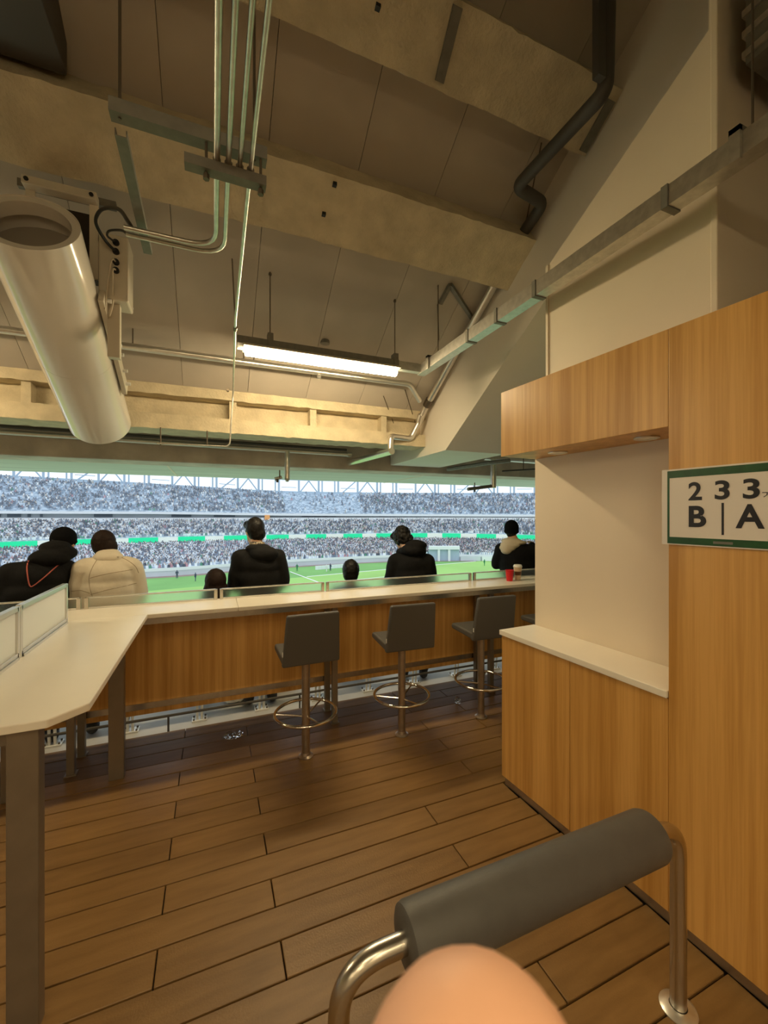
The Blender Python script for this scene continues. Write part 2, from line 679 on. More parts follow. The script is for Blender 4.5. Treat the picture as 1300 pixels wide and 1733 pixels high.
# ================================================================== BAR COUNTER
ZB = 1.0
bar = empty('bar_counter', (0.5, 3.25, 0))
tag(bar, 'long bar counter with cream top and oak front below the frosted screens', 'counter')
for a, b in ((-5.5, -2.6), (-2.6, 0.165), (0.165, 3.0), (3.0, 6.2)):
    MB().box(a + 0.0008, b - 0.0008, 3.06, 3.43, ZB - 0.028, ZB).build('countertop', 'top_cream', bar, bevel=0.004)
MB().box(-5.5, 6.2, 3.10, 3.125, ZB - 0.075, ZB - 0.029).build('apron_rail', 'steel', bar)
px_ = [-5.4, -3.7, -2.0, -0.84, 0.89, 2.40, 4.0, 5.6]
for a, b in zip(px_[:-1], px_[1:]):
    MB().box(a + 0.002, b - 0.002, 3.452, 3.474, 0.19, ZB - 0.03).build('front_panel', 'oak', bar, origin=((a + b) / 2, 3.46, 0.19))
MB().box(-5.4, 5.6, 3.440, 3.4515, 0.232, 0.276).build('kick_rail', 'steel', bar)
for x in (-4.0, -2.4, -0.83, 0.89, 2.39, 4.0, 5.6):
    for y in (3.18, 3.405):
        lg = MB().box(x - 0.022, x + 0.022, y - 0.022, y + 0.022, 0, ZB - 0.03).build('leg', 'leg_brown', bar, bevel=0.003)
        MB().box(x - 0.032, x + 0.032, y - 0.032, y + 0.032, 0, 0.008).build('foot_plate', 'leg_brown', lg)

# frosted screens along the far edge of the bar
sect = [(-2.55, -0.845), (-0.80, 0.02), (0.06, 0.85), (0.89, 2.312), (2.362, 3.75), (3.8, 5.5)]
slab = ['left of the two hunched spectators', 'in front of the beige jacket', 'below the seated long-haired spectator',
        'longest, behind the two near stools', 'behind the red cup', 'at the far right end']
for (a, b), l in zip(sect, slab):
    r = empty('glass_screen', ((a + b) / 2, 3.40, ZB))
    tag(r, 'low frosted glass screen on the bar, ' + l, 'screen', 'frosted screens along the bar')
    MB().box(a + 0.004, b - 0.004, 3.398, 3.404, ZB + 0.012, ZB + 0.075).build('glass_pane', 'screen_glass', r)
    MB().box(a, b, 3.391, 3.411, ZB + 0.071, ZB + 0.081).build('top_rail', 'alu', r, bevel=0.002)
    MB().box(a, b, 3.393, 3.409, ZB, ZB + 0.012).build('bottom_rail', 'alu', r)
    for x in (a, b):
        MB().box(x - 0.012, x + 0.012, 3.388, 3.414, ZB, ZB + 0.078).build('post', 'steel', r, bevel=0.002)

# ================================================================== PENINSULA TABLE with partition panels
pen = empty('peninsula_table', (-0.8, 2.35, 0))
tag(pen, 'cream peninsula table with a chamfered corner on brown legs', 'table')
poly = [(-0.392, 3.059), (-0.392, 1.705), (-0.485, 1.615), (-1.15, 1.615), (-1.24, 1.705), (-1.24, 3.059)]
MB().prism(poly, ZB - 0.028, ZB, 'z').build('tabletop', 'top_cream', pen, bevel=0.004)
for x in (-0.555, -1.075):
    for y in (1.665, 3.03):
        MB().box(x - 0.042, x + 0.042, y - 0.026, y + 0.026, 0, ZB - 0.029).build('leg', 'leg_brown', pen, bevel=0.003)
MB().box(-1.07, -0.56, 1.66, 1.68, ZB - 0.08, ZB - 0.029).build('cross_rail', 'leg_brown', pen)
for (a, b), l in (((2.365, 3.0), 'complete one nearest the bar'), ((1.71, 2.335), 'nearer one cut by the left picture edge')):
    r = empty('partition_panel', (-0.814, (a + b) / 2, ZB))
    tag(r, 'white frosted partition panel on the peninsula table, ' + l, 'partition', 'partition panels')
    MB().box(-0.819, -0.809, a + 0.02, b - 0.02, ZB + 0.03, ZB + 0.215).build('panel', 'frost_white', r)
    for y in (a, b):
        MB().box(-0.826, -0.802, y - 0.013, y + 0.013, ZB, ZB + 0.235).build('frame_post', 'alu', r, bevel=0.002)
    MB().box(-0.826, -0.802, a, b, ZB + 0.215, ZB + 0.238).build('top_rail', 'alu', r, bevel=0.002)
    MB().box(-0.826, -0.802, a, b, ZB, ZB + 0.03).build('bottom_rail', 'alu', r, bevel=0.002)
    MB().box(-0.800, -0.796, a + 0.01, b - 0.01, ZB, ZB + 0.012).build('foot_strip', 'alu', r)

# ================================================================== BAR STOOLS


def make_stool():
    r = empty('bar_stool', (0, 0, 0))
    # shell: seat cushion
    s = MB()
    pts = [(-0.165, 0.690), (0.150, 0.700), (0.165, 0.722), (0.150, 0.745), (-0.165, 0.742)]
    s.prism(pts, -0.185, 0.185)
    s.build('seat', 'leather', r, local=True, bevel=0.012, segs=3)
    b = MB()
    vs = []
    for z, w, yo in ((0.682, 0.188, -0.175), (1.02, 0.168, -0.235)):
        for y in (yo, yo + 0.042):
            vs += [(-w, y, z), (w, y, z)]
    b.add(vs, [(0, 1, 3, 2), (4, 6, 7, 5), (0, 4, 5, 1), (2, 3, 7, 6), (0, 2, 6, 4), (1, 5, 7, 3)])
    bk = b.build('backrest', 'leather', r, local=True, bevel=0.012, segs=3)
    MB().box(-0.1885, -0.185, -0.182, -0.176, 0.755, 0.785).build('tag_label', 'label_white', bk, local=True)
    po = MB().cyl((0, 0, 0.006), (0, 0, 0.69), 0.028, n=20).build('post', 'post_steel', r, local=True, smooth='auto')
    MB().lathe([(0.05, 0), (0.05, 0.006), (0.034, 0.014), (0.03, 0.03)], n=24).build('base_flange', 'post_steel', po, local=True, smooth='auto')
    MB().box(-0.09, 0.09, -0.09, 0.09, 0.672, 0.692).build('seat_plate', 'post_steel', r, local=True)
    ring = MB().tube([(0.205 * math.cos(t), 0.205 * math.sin(t), 0.30) for t in np.linspace(0, 2 * PI, 48, endpoint=False)], 0.0105,
              closed=True).build('foot_ring', 'chrome', r, local=True, smooth=True)
    for a in (0.25 * PI, 0.92 * PI, 1.58 * PI):
        MB().cyl((0.026 * math.cos(a), 0.026 * math.sin(a), 0.275), (0.2 * math.cos(a), 0.2 * math.sin(a), 0.299), 0.006, n=8).build(
            'ring_spoke', 'chrome', ring, local=True, smooth='auto')
    return r


stool = make_stool()
for i, (x, rz, l) in enumerate(((0.585, 0.02, 'leftmost of the row'), (1.306, -0.05, 'second from the left'),
                                (2.017, -0.03, 'third from the left'),
                                (2.74, 0, 'fourth, mostly hidden by the niche'))):
    o = stool if i == 0 else copy_tree(stool)
    o.location = (x, 2.81, 0)
    o.rotation_euler.z = rz
    tag(o, 'charcoal padded bar stool on a steel post, ' + l, 'stool', 'bar stools along the counter')

# ================================================================== CABINETS, NICHE, SIGN
lc = empty('low_cabinet', cab(0.485, 0.14, 0))
tag(lc, 'oak low cabinet with two plain doors under the cream worktop', 'cabinet')
MB().box(0.0, 0.968, 0.02, 0.278, 0.055, 0.912, CM).build('body', 'oak', lc)
for a, b in ((0.0, 0.4945), (0.4975, 0.968)):
    MB().box(a, b, 0.006, 0.0195, 0.055, 0.908, CM).build('door', 'oak', lc, origin=cab((a + b) / 2, 0.01, 0.05), bevel=0.0015)
MB().box(0.01, 0.968, 0.022, 0.27, 0.0, 0.054, CM).build('plinth', 'post_steel', lc)
o = MB().box(-0.008, 0.968, -0.008, 0.279, 0.913, 0.943, CM).build('worktop', 'top_cream', bevel=0.003)
tag(o, 'short cream worktop on the low oak cabinet in the niche', 'worktop')
tc_ = empty('tall_cabinet', cab(1.55, 0.19, 0))
tag(tc_, 'tall oak cabinet at the right edge carrying the paper sign', 'cabinet')
MB().box(0.972, 2.45, 0.0, 0.38, 0.055, 2.39, CM).build('body', 'oak', tc_, bevel=0.0015, origin=cab(1.5, 0.15, 0))
MB().box(0.972, 2.45, 0.02, 0.37, 0.0, 0.054, CM).build('plinth', 'post_steel', tc_)
hd = empty('cabinet_header', cab(0.485, 0.14, 2.0))
tag(hd, 'oak header box spanning above the white niche', 'header')
MB().box(0, 0.9705, 0.0, 0.279, 2.0, 2.39, CM).build('box', 'oak', hd, bevel=0.0015, origin=cab(0.3, 0.35, 1.2))
for u, l in ((0.285, 'far one'), (0.785, 'one beside the tall cabinet')):
    c = cab(u, 0.16, 2.0)
    d = empty('downlight', c)
    tag(d, 'round recessed downlight under the oak header, ' + l, 'downlight', 'downlights under the header')
    MB().lathe([(0.036, -0.001), (0.052, -0.001), (0.052, -0.006), (0.042, -0.009), (0.036, -0.006)], c, 28, closed=True).build('trim_ring', 'alu', d, smooth='auto')
    MB().lathe([(0.0365, -0.0005), (0.0365, -0.004)], c, 28).build('lens', 'label_white', d)

sg = empty('paper_sign', cab(1.16, -0.004, 1.53))
tag(sg, 'white paper sign reading 233 B A with green borders on the tall cabinet', 'sign')
U0, U1, S0, S1 = 0.950, 1.372, 1.530, 1.826
MB().box(U0, U1, -0.006, -0.0025, S0, S1, CM).build('sheet', 'paper', sg)
fr = MB()
fr.box(U0 + 0.021, U1 - 0.021, -0.0066, -0.006, S1 - 0.034, S1 - 0.006, CM)
fr.build('green_border', 'sign_green', sg)
MB().box(U0 + 0.021, U1 - 0.021, -0.0066, -0.006, S0 + 0.004, S0 + 0.030, CM).build('green_border', 'sign_green', sg)
MB().box(U0 + 0.021, U0 + 0.029, -0.0067, -0.006, S0 + 0.030, S1 - 0.034, CM).build('dark_border', 'sign_green', sg)
fr = MB()
fr.box(U1 - 0.029, U1 - 0.021, -0.0067, -0.006, S0 + 0.030, S1 - 0.034, CM)
fr.build('dark_border', 'sign_green', sg)
MB().box(1.156, 1.163, -0.0068, -0.006, 1.575, 1.690, CM).build('divider_line', 'ink', sg)
MB().box(1.13, 1.19, -0.0069, -0.0065, S0 + 0.012, S0 + 0.021, CM).build('printed_strip', 'galv_dark', sg)


def glyph(ch, u0, u1, z0, z1, bold, name):
    cu = bpy.data.curves.new(name, 'FONT')
    cu.body = ch
    cu.offset = bold
    ob = bpy.data.objects.new('tmp', cu)
    COL.objects.link(ob)
    dg = bpy.context.evaluated_depsgraph_get()
    me = bpy.data.meshes.new_from_object(ob.evaluated_get(dg))
    bpy.data.objects.remove(ob, do_unlink=True)
    xs = [v.co.x for v in me.vertices]
    ys = [v.co.y for v in me.vertices]
    x0, x1, y0, y1 = min(xs), max(xs), min(ys), max(ys)
    base = worldloc(sg)
    for v in me.vertices:
        u = u0 + (v.co.x - x0) / (x1 - x0) * (u1 - u0)
        z = z0 + (v.co.y - y0) / (y1 - y0) * (z1 - z0)
        v.co = cab(u, -0.0072, z) - base
    me.materials.append(MATS['ink'])
    o = bpy.data.objects.new(name, me)
    COL.objects.link(o)
    o.parent = sg
    return o


glyph('2', 1.048, 1.094, 1.702, 1.771, 0.024, 'digit')
glyph('3', 1.135, 1.181, 1.702, 1.771, 0.024, 'digit')
glyph('3', 1.219, 1.266, 1.702, 1.771, 0.024, 'digit')
glyph('B', 1.049, 1.108, 1.601, 1.681, 0.030, 'letter')
glyph('A', 1.198, 1.279, 1.601, 1.684, 0.026, 'letter')
# the small katakana: two strokes and its voicing marks
ka = MB()
for pl in ([(1.272, 1.7225), (1.287, 1.7225), (1.287, 1.720), (1.272, 1.720)],
           [(1.2872, 1.7225), (1.286, 1.713), (1.277, 1.7055), (1.2752, 1.7072), (1.2832, 1.7135), (1.2846, 1.7225)],
           [(1.2885, 1.726), (1.2905, 1.7225), (1.2893, 1.7218), (1.2873, 1.7253)],
           [(1.2915, 1.727), (1.2935, 1.7235), (1.2923, 1.7228), (1.2903, 1.7263)]):
    ka.add([cab(u, -0.0072, z) for u, z in pl], [tuple(range(len(pl)))])
ka.build('small_character', 'ink', sg)

# ================================================================== FOREGROUND HIP RAIL
hr = empty('padded_rail', (0.85, 0.90, 0))
tag(hr, 'padded lean rail of bent steel tube with a charcoal foam roll', 'rail')
ZR = 0.62
path = arc_path([(0.262, 0.90, 0.0), (0.262, 0.90, ZR), (1.435, 0.90, ZR), (1.435, 0.90, 0.0)], 0.11, 12)
tf_ = MB().tube(path, 0.0245, 20).build('tube_frame', 'steel', hr, smooth='auto')
pd = MB()
prof = [(0.024, 0), (0.062, 0), (0.072, 0.006), (0.076, 0.018), (0.076, 0.4), (0.076, 0.857), (0.072, 0.869), (0.062, 0.875), (0.024, 0.875)]
n = 40
vs_ = []
for r_, t in prof:
    for k in range(n):
        a = 2 * PI * k / n
        vs_.append((0.425 + t, 0.90 + r_ * math.cos(a), ZR + r_ * math.sin(a)))
fs_ = []
for i in range(len(prof) - 1):
    fs_ += [(i * n + k, i * n + (k + 1) % n, (i + 1) * n + (k + 1) % n, (i + 1) * n + k) for k in range(n)]
pd.add(vs_, fs_)
pd.build('foam_pad', 'foam', hr, smooth='auto')
for x in (0.262, 1.435):
    MB().lathe([(0.026, 0.0), (0.055, 0.0), (0.055, 0.004), (0.045, 0.009), (0.0265, 0.012)], (x, 0.90, 0.0), 32, closed=True).build(
        'base_flange', 'alu', tf_, smooth='auto')

# ================================================================== LAMPS AND RACEWAY


def light_fixture(x0, x1, y, z, label, glow='lamp_glow'):
    r = empty('light_fixture', ((x0 + x1) / 2, y, z))
    tag(r, label, 'light', 'linear lights hung under the ceiling')
    MB().box(x0 - 0.06, x1 + 0.02, y - 0.028, y + 0.028, z + 0.045, z + 0.10).build('channel', 'galv_dark', r)
    MB().prism([(y - 0.085, z + 0.010), (y + 0.085, z + 0.010), (y + 0.085, z + 0.016), (y + 0.040, z + 0.0445), (y - 0.040, z + 0.0445), (y - 0.085, z + 0.016)],
               x0 - 0.015, x1 + 0.012).build('housing', 'box_cream', r)
    MB().prism([(y - 0.038, z + 0.012), (y - 0.036, z - 0.024), (y - 0.016, z - 0.040), (y + 0.016, z - 0.040), (y + 0.036, z - 0.024),
                (y + 0.038, z + 0.012)], x0, x1).build('diffuser', glow, r)
    for x in (x0 + 0.19, x1 - 0.01):
        zt = zc(y) + 0.02
        hr_ = MB().cyl((x, y, z + 0.10), (x, y, zt), 0.0045, n=8).build('hanger_rod', 'rod', r)
        MB().box(x - 0.022, x + 0.022, y - 0.036, y + 0.036, z + 0.04, z + 0.155).build('hanger_clamp', 'galv_dark', r, bevel=0.003)
        MB().cyl((x, y, zt - 0.035), (x, y, zt - 0.012), 0.012, n=6).build('anchor_nut', 'rod', hr_)
    MB().box(x0 - 0.058, x0 - 0.018, y - 0.02, y + 0.02, z + 0.005, z + 0.045).build('end_socket', 'label_white', r)
    return r


light_fixture(0.233, 1.526, 3.41, 2.935, 'long lit linear lamp hanging over the bar counter')
light_fixture(-3.35, -2.05, 3.41, 2.935, 'long lit linear lamp further left along the bar, outside the picture')
light_fixture(-0.7, 0.6, -0.6, 2.95, 'long lit linear lamp behind the viewer on the left', 'lamp_glow_rear')
cr = struct('ceiling_rear_baffle', MB().box(-6, 7, -4, -0.9, 2.9, 3.05), 'concrete')  # unseen low ceiling, added to carry the fill and keep the slope dark
cr['label'] = 'unseen flat low ceiling added behind the viewer to keep light off the upper ceiling'
struct('wall_baffle', MB().box(-6, 7, -1.05, -0.9, 3.05, 6.42), 'concrete')  # unseen bulkhead, added to close the void and cut light up there
for x, y, l in ((-3.2, -1.7, 'front row left'), (-1.2, -1.7, 'front row middle'), (0.9, -1.7, 'front row right'),
                (-3.2, -3.2, 'back row left'), (-1.2, -3.2, 'back row middle'), (0.9, -3.2, 'back row right')):
    d = empty('fill_light', (x, y, 2.9))  # added glowing panel out of view, fills the front of the room
    tag(d, 'square fill light added unseen behind the viewer, ' + l, 'light', 'added fill lights in the rear ceiling')
    MB().box(x - 0.24, x + 0.24, y - 0.24, y + 0.24, 2.890, 2.899).build('diffuser', 'rear_fill', d)
    MB().box(x - 0.27, x + 0.27, y - 0.27, y - 0.241, 2.885, 2.899).build('frame', 'alu', d)
    MB().box(x - 0.27, x + 0.27, y + 0.241, y + 0.27, 2.885, 2.899).build('frame', 'alu', d)
    MB().box(x - 0.27, x - 0.241, y - 0.24, y + 0.24, 2.885, 2.899).build('frame', 'alu', d)
    MB().box(x + 0.241, x + 0.27, y - 0.24, y + 0.24, 2.885, 2.899).build('frame', 'alu', d)

rw = empty('cable_raceway', (1.8, 1.5, 2.96))
tag(rw, 'galvanised square cable raceway running from the lamp towards the right', 'raceway')
for a, b in ((3.45, 2.62), (2.615, 2.28), (2.275, 1.92), (1.915, 1.15), (1.145, -0.88)):
    MB().box(1.762, 1.838, b, a, 2.945, 3.030).build('section', 'galv', rw)
    MB().box(1.757, 1.843, b - 0.004, b + 0.024, 2.940, 3.035).build('coupler', 'galv_dark', rw)
for x0, x1 in ((1.80, 1.8375), (1.7625, 1.80)):
    pass
MB().box(1.545, 1.762, 3.385, 3.445, 2.955, 3.030).build('branch', 'galv', rw)
for y in (3.23, 0.9):
    MB().cyl((1.86, y, 3.0), (1.86, y, zc(y) + 0.02), 0.0045, n=8).build('hanger_rod', 'rod', rw)
    MB().box(1.745, 1.875, y - 0.018, y + 0.018, 3.031, 3.052).build('hanger_arm', 'galv_dark', rw)
    MB().box(1.745, 1.760, y - 0.018, y + 0.018, 2.93, 3.05).build('hanger_clip', 'galv', rw)

# ---- steel angle brace between ceiling and raker
br = empty('angle_brace', (2.1, 3.3, 3.5))
tag(br, 'bent dark steel angle under the ceiling beside the raceway', 'bracket')
MB().tube(arc_path([(1.945, 3.342, 3.60), (1.96, 3.19, 3.70), (2.37, 3.42, 3.55)], 0.02, 3), 0.024, 4).build('angle', 'galv_dark', br)
MB().cyl((1.93, 3.36, 3.60), (2.05, 3.55, 3.36), 0.006, n=6).build('tie_rod', 'rod', br)

# ================================================================== CONDUITS AND STRUTS (upper left)
ZCON = 2.80


def thing_tube(name, pts, r, m, label, cat, group=None, rad=0.06, n=10):
    o = MB().tube(arc_path(pts, rad, 6), r, n).build(name, m, smooth='auto')
    return tag(o, label, cat, group)


thing_tube('conduit', [(0.012, -2.5, ZCON), (0.012, 1.93, ZCON), (-0.33, 1.93, ZCON)], 0.0095, 'galv',
           'galvanised conduit leftmost of four, bending left towards the white duct', 'pipe', 'conduits running overhead', 0.12)
thing_tube('conduit', [(0.047, -2.5, ZCON), (0.047, 1.975, ZCON), (-0.33, 1.975, ZCON)], 0.0085, 'galv',
           'galvanised conduit second of four, bending left below the first', 'pipe', 'conduits running overhead', 0.13)
thing_tube('conduit', [(0.082, -2.5, ZCON), (0.082, 1.52, ZCON)], 0.0075, 'galv',
           'galvanised conduit third of four, ending at the lower strut', 'pipe', 'conduits running overhead')
o = thing_tube('conduit', [(0.116, -2.5, ZCON), (0.116, 1.6, ZCON), (0.122, 2.6, ZCON), (0.175, 4.12, ZCON - 0.01), (0.145, 4.15, 2.285),
                           (-0.46, 4.15, 2.275)], 0.0075, 'galv',
               'thin galvanised conduit that runs on past the lamp and drops down to the concrete beam', 'pipe', 'conduits running overhead', 0.05)
for y, zt in ((2.72, ZCON), (4.1, ZCON)):
    MB().cyl((0.128, y - 0.02, zt), (0.128, y + 0.02, zt), 0.013, n=10).build('coupler', 'rod', o)
MB().cyl((0.118, 2.55, ZCON), (0.10, 2.50, 3.1), 0.004, n=6).build('hanger_rod', 'rod', o)
MB().cyl((-0.43, 4.15, 2.26), (-0.43, 4.15, 2.42), 0.006, n=6).build('hanger_rod', 'rod', o)
MB().cyl((-0.05, 4.15, 2.28), (-0.05, 4.15, 2.42), 0.006, n=6).build('hanger_rod', 'rod', o)


def strut(p0, p1, label, w=0.022, h=0.021, m='galv_dark'):
    p0, p1 = Vector(p0), Vector(p1)
    ax = (p1 - p0).normalized()
    L = (p1 - p0).length
    side = Vector((0, 0, 1)).cross(ax).normalized()
    up = ax.cross(side)
    M = Matrix(((ax.x, side.x, up.x, p0.x), (ax.y, side.y, up.y, p0.y), (ax.z, side.z, up.z, p0.z), (0, 0, 0, 1)))
    mb = MB()
    mb.box(0, L, -w, w, -h, -h + 0.003, M)
    mb.box(0, L, -w, -w + 0.003, -h + 0.003, h, M)
    mb.box(0, L, w - 0.003, w, -h + 0.003, h, M)
    o = mb.build('strut_channel', m)
    return tag(o, label, 'bracket', 'strut channels under the beam')


s1 = strut((-0.288, 1.47, 2.875), (0.17, 1.47, 2.875), 'long steel strut channel hung across above the conduits')
s2 = strut((-0.084, 1.46, 2.775), (0.167, 1.46, 2.775), 'short steel strut channel clamped under the four conduits', 0.019, 0.016)
strut((-0.268, 1.52, 2.85), (-0.275, 2.16, 2.85), 'steel strut channel pointing away below the long one', 0.017, 0.012, 'galv_dark')
MB().cyl((-0.262, 1.47, 2.85), (-0.262, 1.47, zc(1.47) + 0.05), 0.0045, n=8).build('hanger_rod', 'rod', s1)
MB().cyl((0.13, 1.47, 2.85), (0.13, 1.47, zc(1.47) + 0.05), 0.0045, n=8).build('hanger_rod', 'rod', s1)
for x in (-0.02, 0.15):
    th_ = MB().cyl((x, 1.46, 2.745), (x, 1.46, 2.86), 0.0045, n=8).build('threaded_rod', 'rod', s2)
    MB().cyl((x, 1.46, 2.735), (x, 1.46, 2.752), 0.010, n=6).build('nut', 'rod', th_)
for x in (0.012, 0.047, 0.082, 0.116):
    MB().cyl((x, 1.446, ZCON), (x, 1.474, ZCON), 0.0125, n=12).build('conduit_clamp', 'rod', s2)

# ================================================================== LARGE WHITE DUCT
AX = Vector((0.00228, 0.89073, -0.45453))
N0 = Vector((-0.849, 2.582, 3.1086))
N1 = Vector((-0.8455, 3.9826, 2.394))
du = empty('cylinder_duct', (-0.847, 3.28, 2.5))
tag(du, 'large glossy white cylinder hanging on a slant under the ceiling', 'duct')


def shell(p0, p1, ro, ri, n=64, name='shell', m='duct_white', parent=None):
    ax = (p1 - p0).normalized()
    u = ax.orthogonal().normalized()
    w = ax.cross(u)
    rings = [(p0, ro), (p1, ro), (p1 - ax * 0.0, ri), (p0 + ax * 0.0, ri)]
    vs, fs = [], []
    for c, r in rings:
        vs += [c + r * (math.cos(2 * PI * k / n) * u + math.sin(2 * PI * k / n) * w) for k in range(n)]
    for i in range(4):
        a, b = i * n, ((i + 1) % 4) * n
        fs += [(a + k, a + (k + 1) % n, b + (k + 1) % n, b + k) for k in range(n)]
    return MB().add(vs, fs).build(name, m, parent, smooth='auto')


shell(N0, N1, 0.215, 0.211, parent=du, name='barrel')
shell(N0 + AX * 0.008, N0 + AX * 0.075, 0.2105, 0.175, parent=du, name='inlet_collar')
MB().cyl(N0 + AX * 0.16, N0 + AX * 0.18, 0.2095, n=48).build('inner_baffle', 'duct_inner', du)
mid = N0 + AX * 0.86
shell(mid, mid + AX * 0.004, 0.2158, 0.2145, parent=du, name='seam_band')
# mounting frame on the beam side
MB().box(-1.03, -0.55, 2.97, 3.00, 3.52, 3.565).build('back_bar', 'galv_dark', du)
fb_ = MB().box(-0.99, -0.635, 2.90, 2.968, 3.50, 3.548).build('frame_bar', 'box_cream', du, bevel=0.006)
for x in (-0.965, -0.66):
    MB().box(x - 0.022, x + 0.022, 2.955, 2.966, 3.06, 3.505).build('frame_strap', 'box_cream', du)
    MB().cyl((x, 2.893, 3.524), (x, 2.905, 3.524), 0.012, n=8).build('bolt', 'black', fb_)
MB().box(-0.93, -0.69, 2.99, 3.30, 3.18, 3.46).build('dark_bracket', 'gap_black', du)
# side rail with knob screws along the barrel
side = Vector((0.222, 0, 0.0))
M = Matrix(((0, AX.x, 1, 0), (0, AX.y, 0, 0), (0, AX.z, 0, 0), (0, 0, 0, 1)))
up_ = Vector((0, 0.45453, 0.89073))
p0, p1 = N0 + AX * 0.36 + side, N0 + AX * 1.16 + side
q = [p0 - up_ * 0.045, p1 - up_ * 0.045, p1 + up_ * 0.045, p0 + up_ * 0.045]
vs_ = q + [v + Vector((0.03, 0, 0)) for v in q]
sr_ = MB().add(vs_, [(0, 1, 2, 3), (7, 6, 5, 4), (0, 4, 5, 1), (1, 5, 6, 2), (2, 6, 7, 3), (3, 7, 4, 0)]).build('side_rail', 'box_cream', du, bevel=0.004)
for t in (0.40, 0.60, 0.74, 0.82, 0.97, 1.10):
    p = N0 + AX * t + side + Vector((0.03, 0, 0)) + up_ * 0.01
    MB().cyl(p, p + Vector((0.028, 0, 0)), 0.012, n=10).build('knob_screw', 'label_white', sr_)
# control box behind the duct
bx = empty('control_box', (-0.55, 3.0, 2.93))
tag(bx, 'beige control box with cable glands beside the white cylinder', 'box')
cs_ = MB().box(-0.635, -0.48, 2.94, 3.12, 2.95, 3.345).build('casing', 'box_cream', bx, bevel=0.01)
for z in (3.293, 3.239, 3.175, 3.125):
    MB().cyl((-0.543, 2.925, z), (-0.543, 2.945, z), 0.018, n=12).build('cable_gland', 'black', cs_)
MB().box(-0.600, -0.535, 3.0, 3.05, 2.62, 2.949).build('lower_arm', 'box_cream', bx)
MB().prism([(-0.575, 3.16), (-0.53, 3.16), (-0.49, 3.02), (-0.575, 3.02)], 3.14, 3.20, 'y').build('side_wing', 'label_white', bx)
for pts, r, m, l in (([(-0.30, 1.935, 2.80), (-0.33, 2.02, 2.88), (-0.417, 2.3, 3.10), (-0.546, 2.6, 3.265), (-0.605, 2.75, 3.28), (-0.585, 2.86, 3.255),
                      (-0.546, 2.93, 3.239)], 0.009, 'cable_black', 'thicker black flexible cable looping from the conduit to the control box'),
                     ([(-0.30, 1.98, 2.80), (-0.35, 2.15, 2.90), (-0.43, 2.45, 3.09), (-0.53, 2.7, 3.22), (-0.565, 2.82, 3.26), (-0.555, 2.89, 3.28),
                       (-0.543, 2.93, 3.293)], 0.006, 'cable_black', 'thinner black flexible cable looping inside the thicker one'),
                     ([(-0.543, 2.93, 3.175), (-0.56, 2.90, 3.16), (-0.585, 2.92, 3.0), (-0.60, 2.93, 2.87)], 0.005, 'cable_cream',
                      'cream cable hanging from the upper of the two low glands'),
                     ([(-0.543, 2.93, 3.125), (-0.553, 2.90, 3.10), (-0.56, 2.95, 2.95), (-0.585, 2.98, 2.86)], 0.005, 'cable_cream',
                      'cream cable hanging from the lowest gland of the control box')):
    o = MB().tube(spline(pts, 8), r, 8).build('cable', m, smooth=True)
    tag(o, l, 'cable')

# ================================================================== SPRINKLER AND DRAIN PIPES
o = thing_tube('sprinkler_pipe', [(-5.8, 4.0, 3.05), (1.95, 4.0, 3.045), (2.16, 4.17, 2.93)], 0.030, 'pipe_silver',
               'thick silver sprinkler pipe behind the lamp running across the ceiling', 'pipe', None, 0.05, 16)
for x in (-2.4, -0.62, 0.26, 0.35):
    MB().cyl((x, 4.0, 3.06), (x, 4.0, zc(4.0) + 0.02), 0.0055, n=6).build('hanger_rod', 'rod', o)
MB().lathe([(0.014, 0), (0.022, -0.012), (0.022, -0.035), (0.012, -0.045)], (0.963, 4.0, 3.02), 12).build('sprinkler_head', 'pipe_silver', o, smooth='auto')
o = MB().lathe([(0.045, 0.02), (0.045, -0.012), (0.02, -0.02)], (0.988, 3.865, zc(3.865)), 16).build('ceiling_sensor', 'galv_dark', smooth='auto')
tag(o, 'small round sensor on the ceiling above the lamp', 'sensor')
o = thing_tube('drain_pipe', [(2.32, 2.64, 3.935), (2.32, 4.33, 2.905), (2.28, 4.44, 2.72)], 0.036, 'pipe_silver',
               'silver pipe running down the slope beside the raker beam', 'pipe', None, 0.05, 16)
MB().cyl((2.32, 4.22, 2.975), (2.32, 4.30, 2.925), 0.047, n=14).build('pipe_clamp', 'rod', o)
MB().cyl((2.295, 4.38, 2.83), (2.285, 4.42, 2.76), 0.045, n=14).build('collar', 'pipe_silver', o)
o = thing_tube('drain_pipe', [(2.28, 4.43, 2.74), (2.2, 4.481, 2.554), (1.905, 4.40, 2.552), (1.90, 4.40, 2.385)], 0.034, 'pipe_silver',
               'short silver pipe offset with elbows at the bottom of the slope', 'pipe', None, 0.05, 16)
o = MB().cyl((1.90, 4.36, 2.375), (1.78, 5.61, 2.375), 0.040, n=20).build('lagged_pipe', 'pipe_silver', smooth='auto')
tag(o, 'thick lagged pipe pointing out towards the opening, lit green below', 'pipe')
o = thing_tube('drain_pipe', [(2.0, 1.62, 4.72), (2.0, 1.64, 3.98), (2.0, 2.36, 3.98), (2.3, 2.42, 3.99), (2.32, 2.65, 3.93)], 0.042, 'pipe_dark',
               'dark drain pipe coming down at the top right with an offset elbow', 'pipe', None, 0.06, 16)
MB().box(1.90, 1.955, 1.60, 1.64, 4.0, 4.70).build('pipe_bracket', 'pipe_dark', o)
for a, b, l in (((1.783, 4.33, 2.99), (2.15, 4.75, 2.66), 'left of the two'), ((2.003, 4.22, 3.05), (2.30, 4.56, 2.78), 'right of the two')):
    o = MB().cyl(a, b, 0.005, n=6).build('tie_rod', 'rod')
    tag(o, 'thin slanting tie rod near the pipe elbows, ' + l, 'rod')
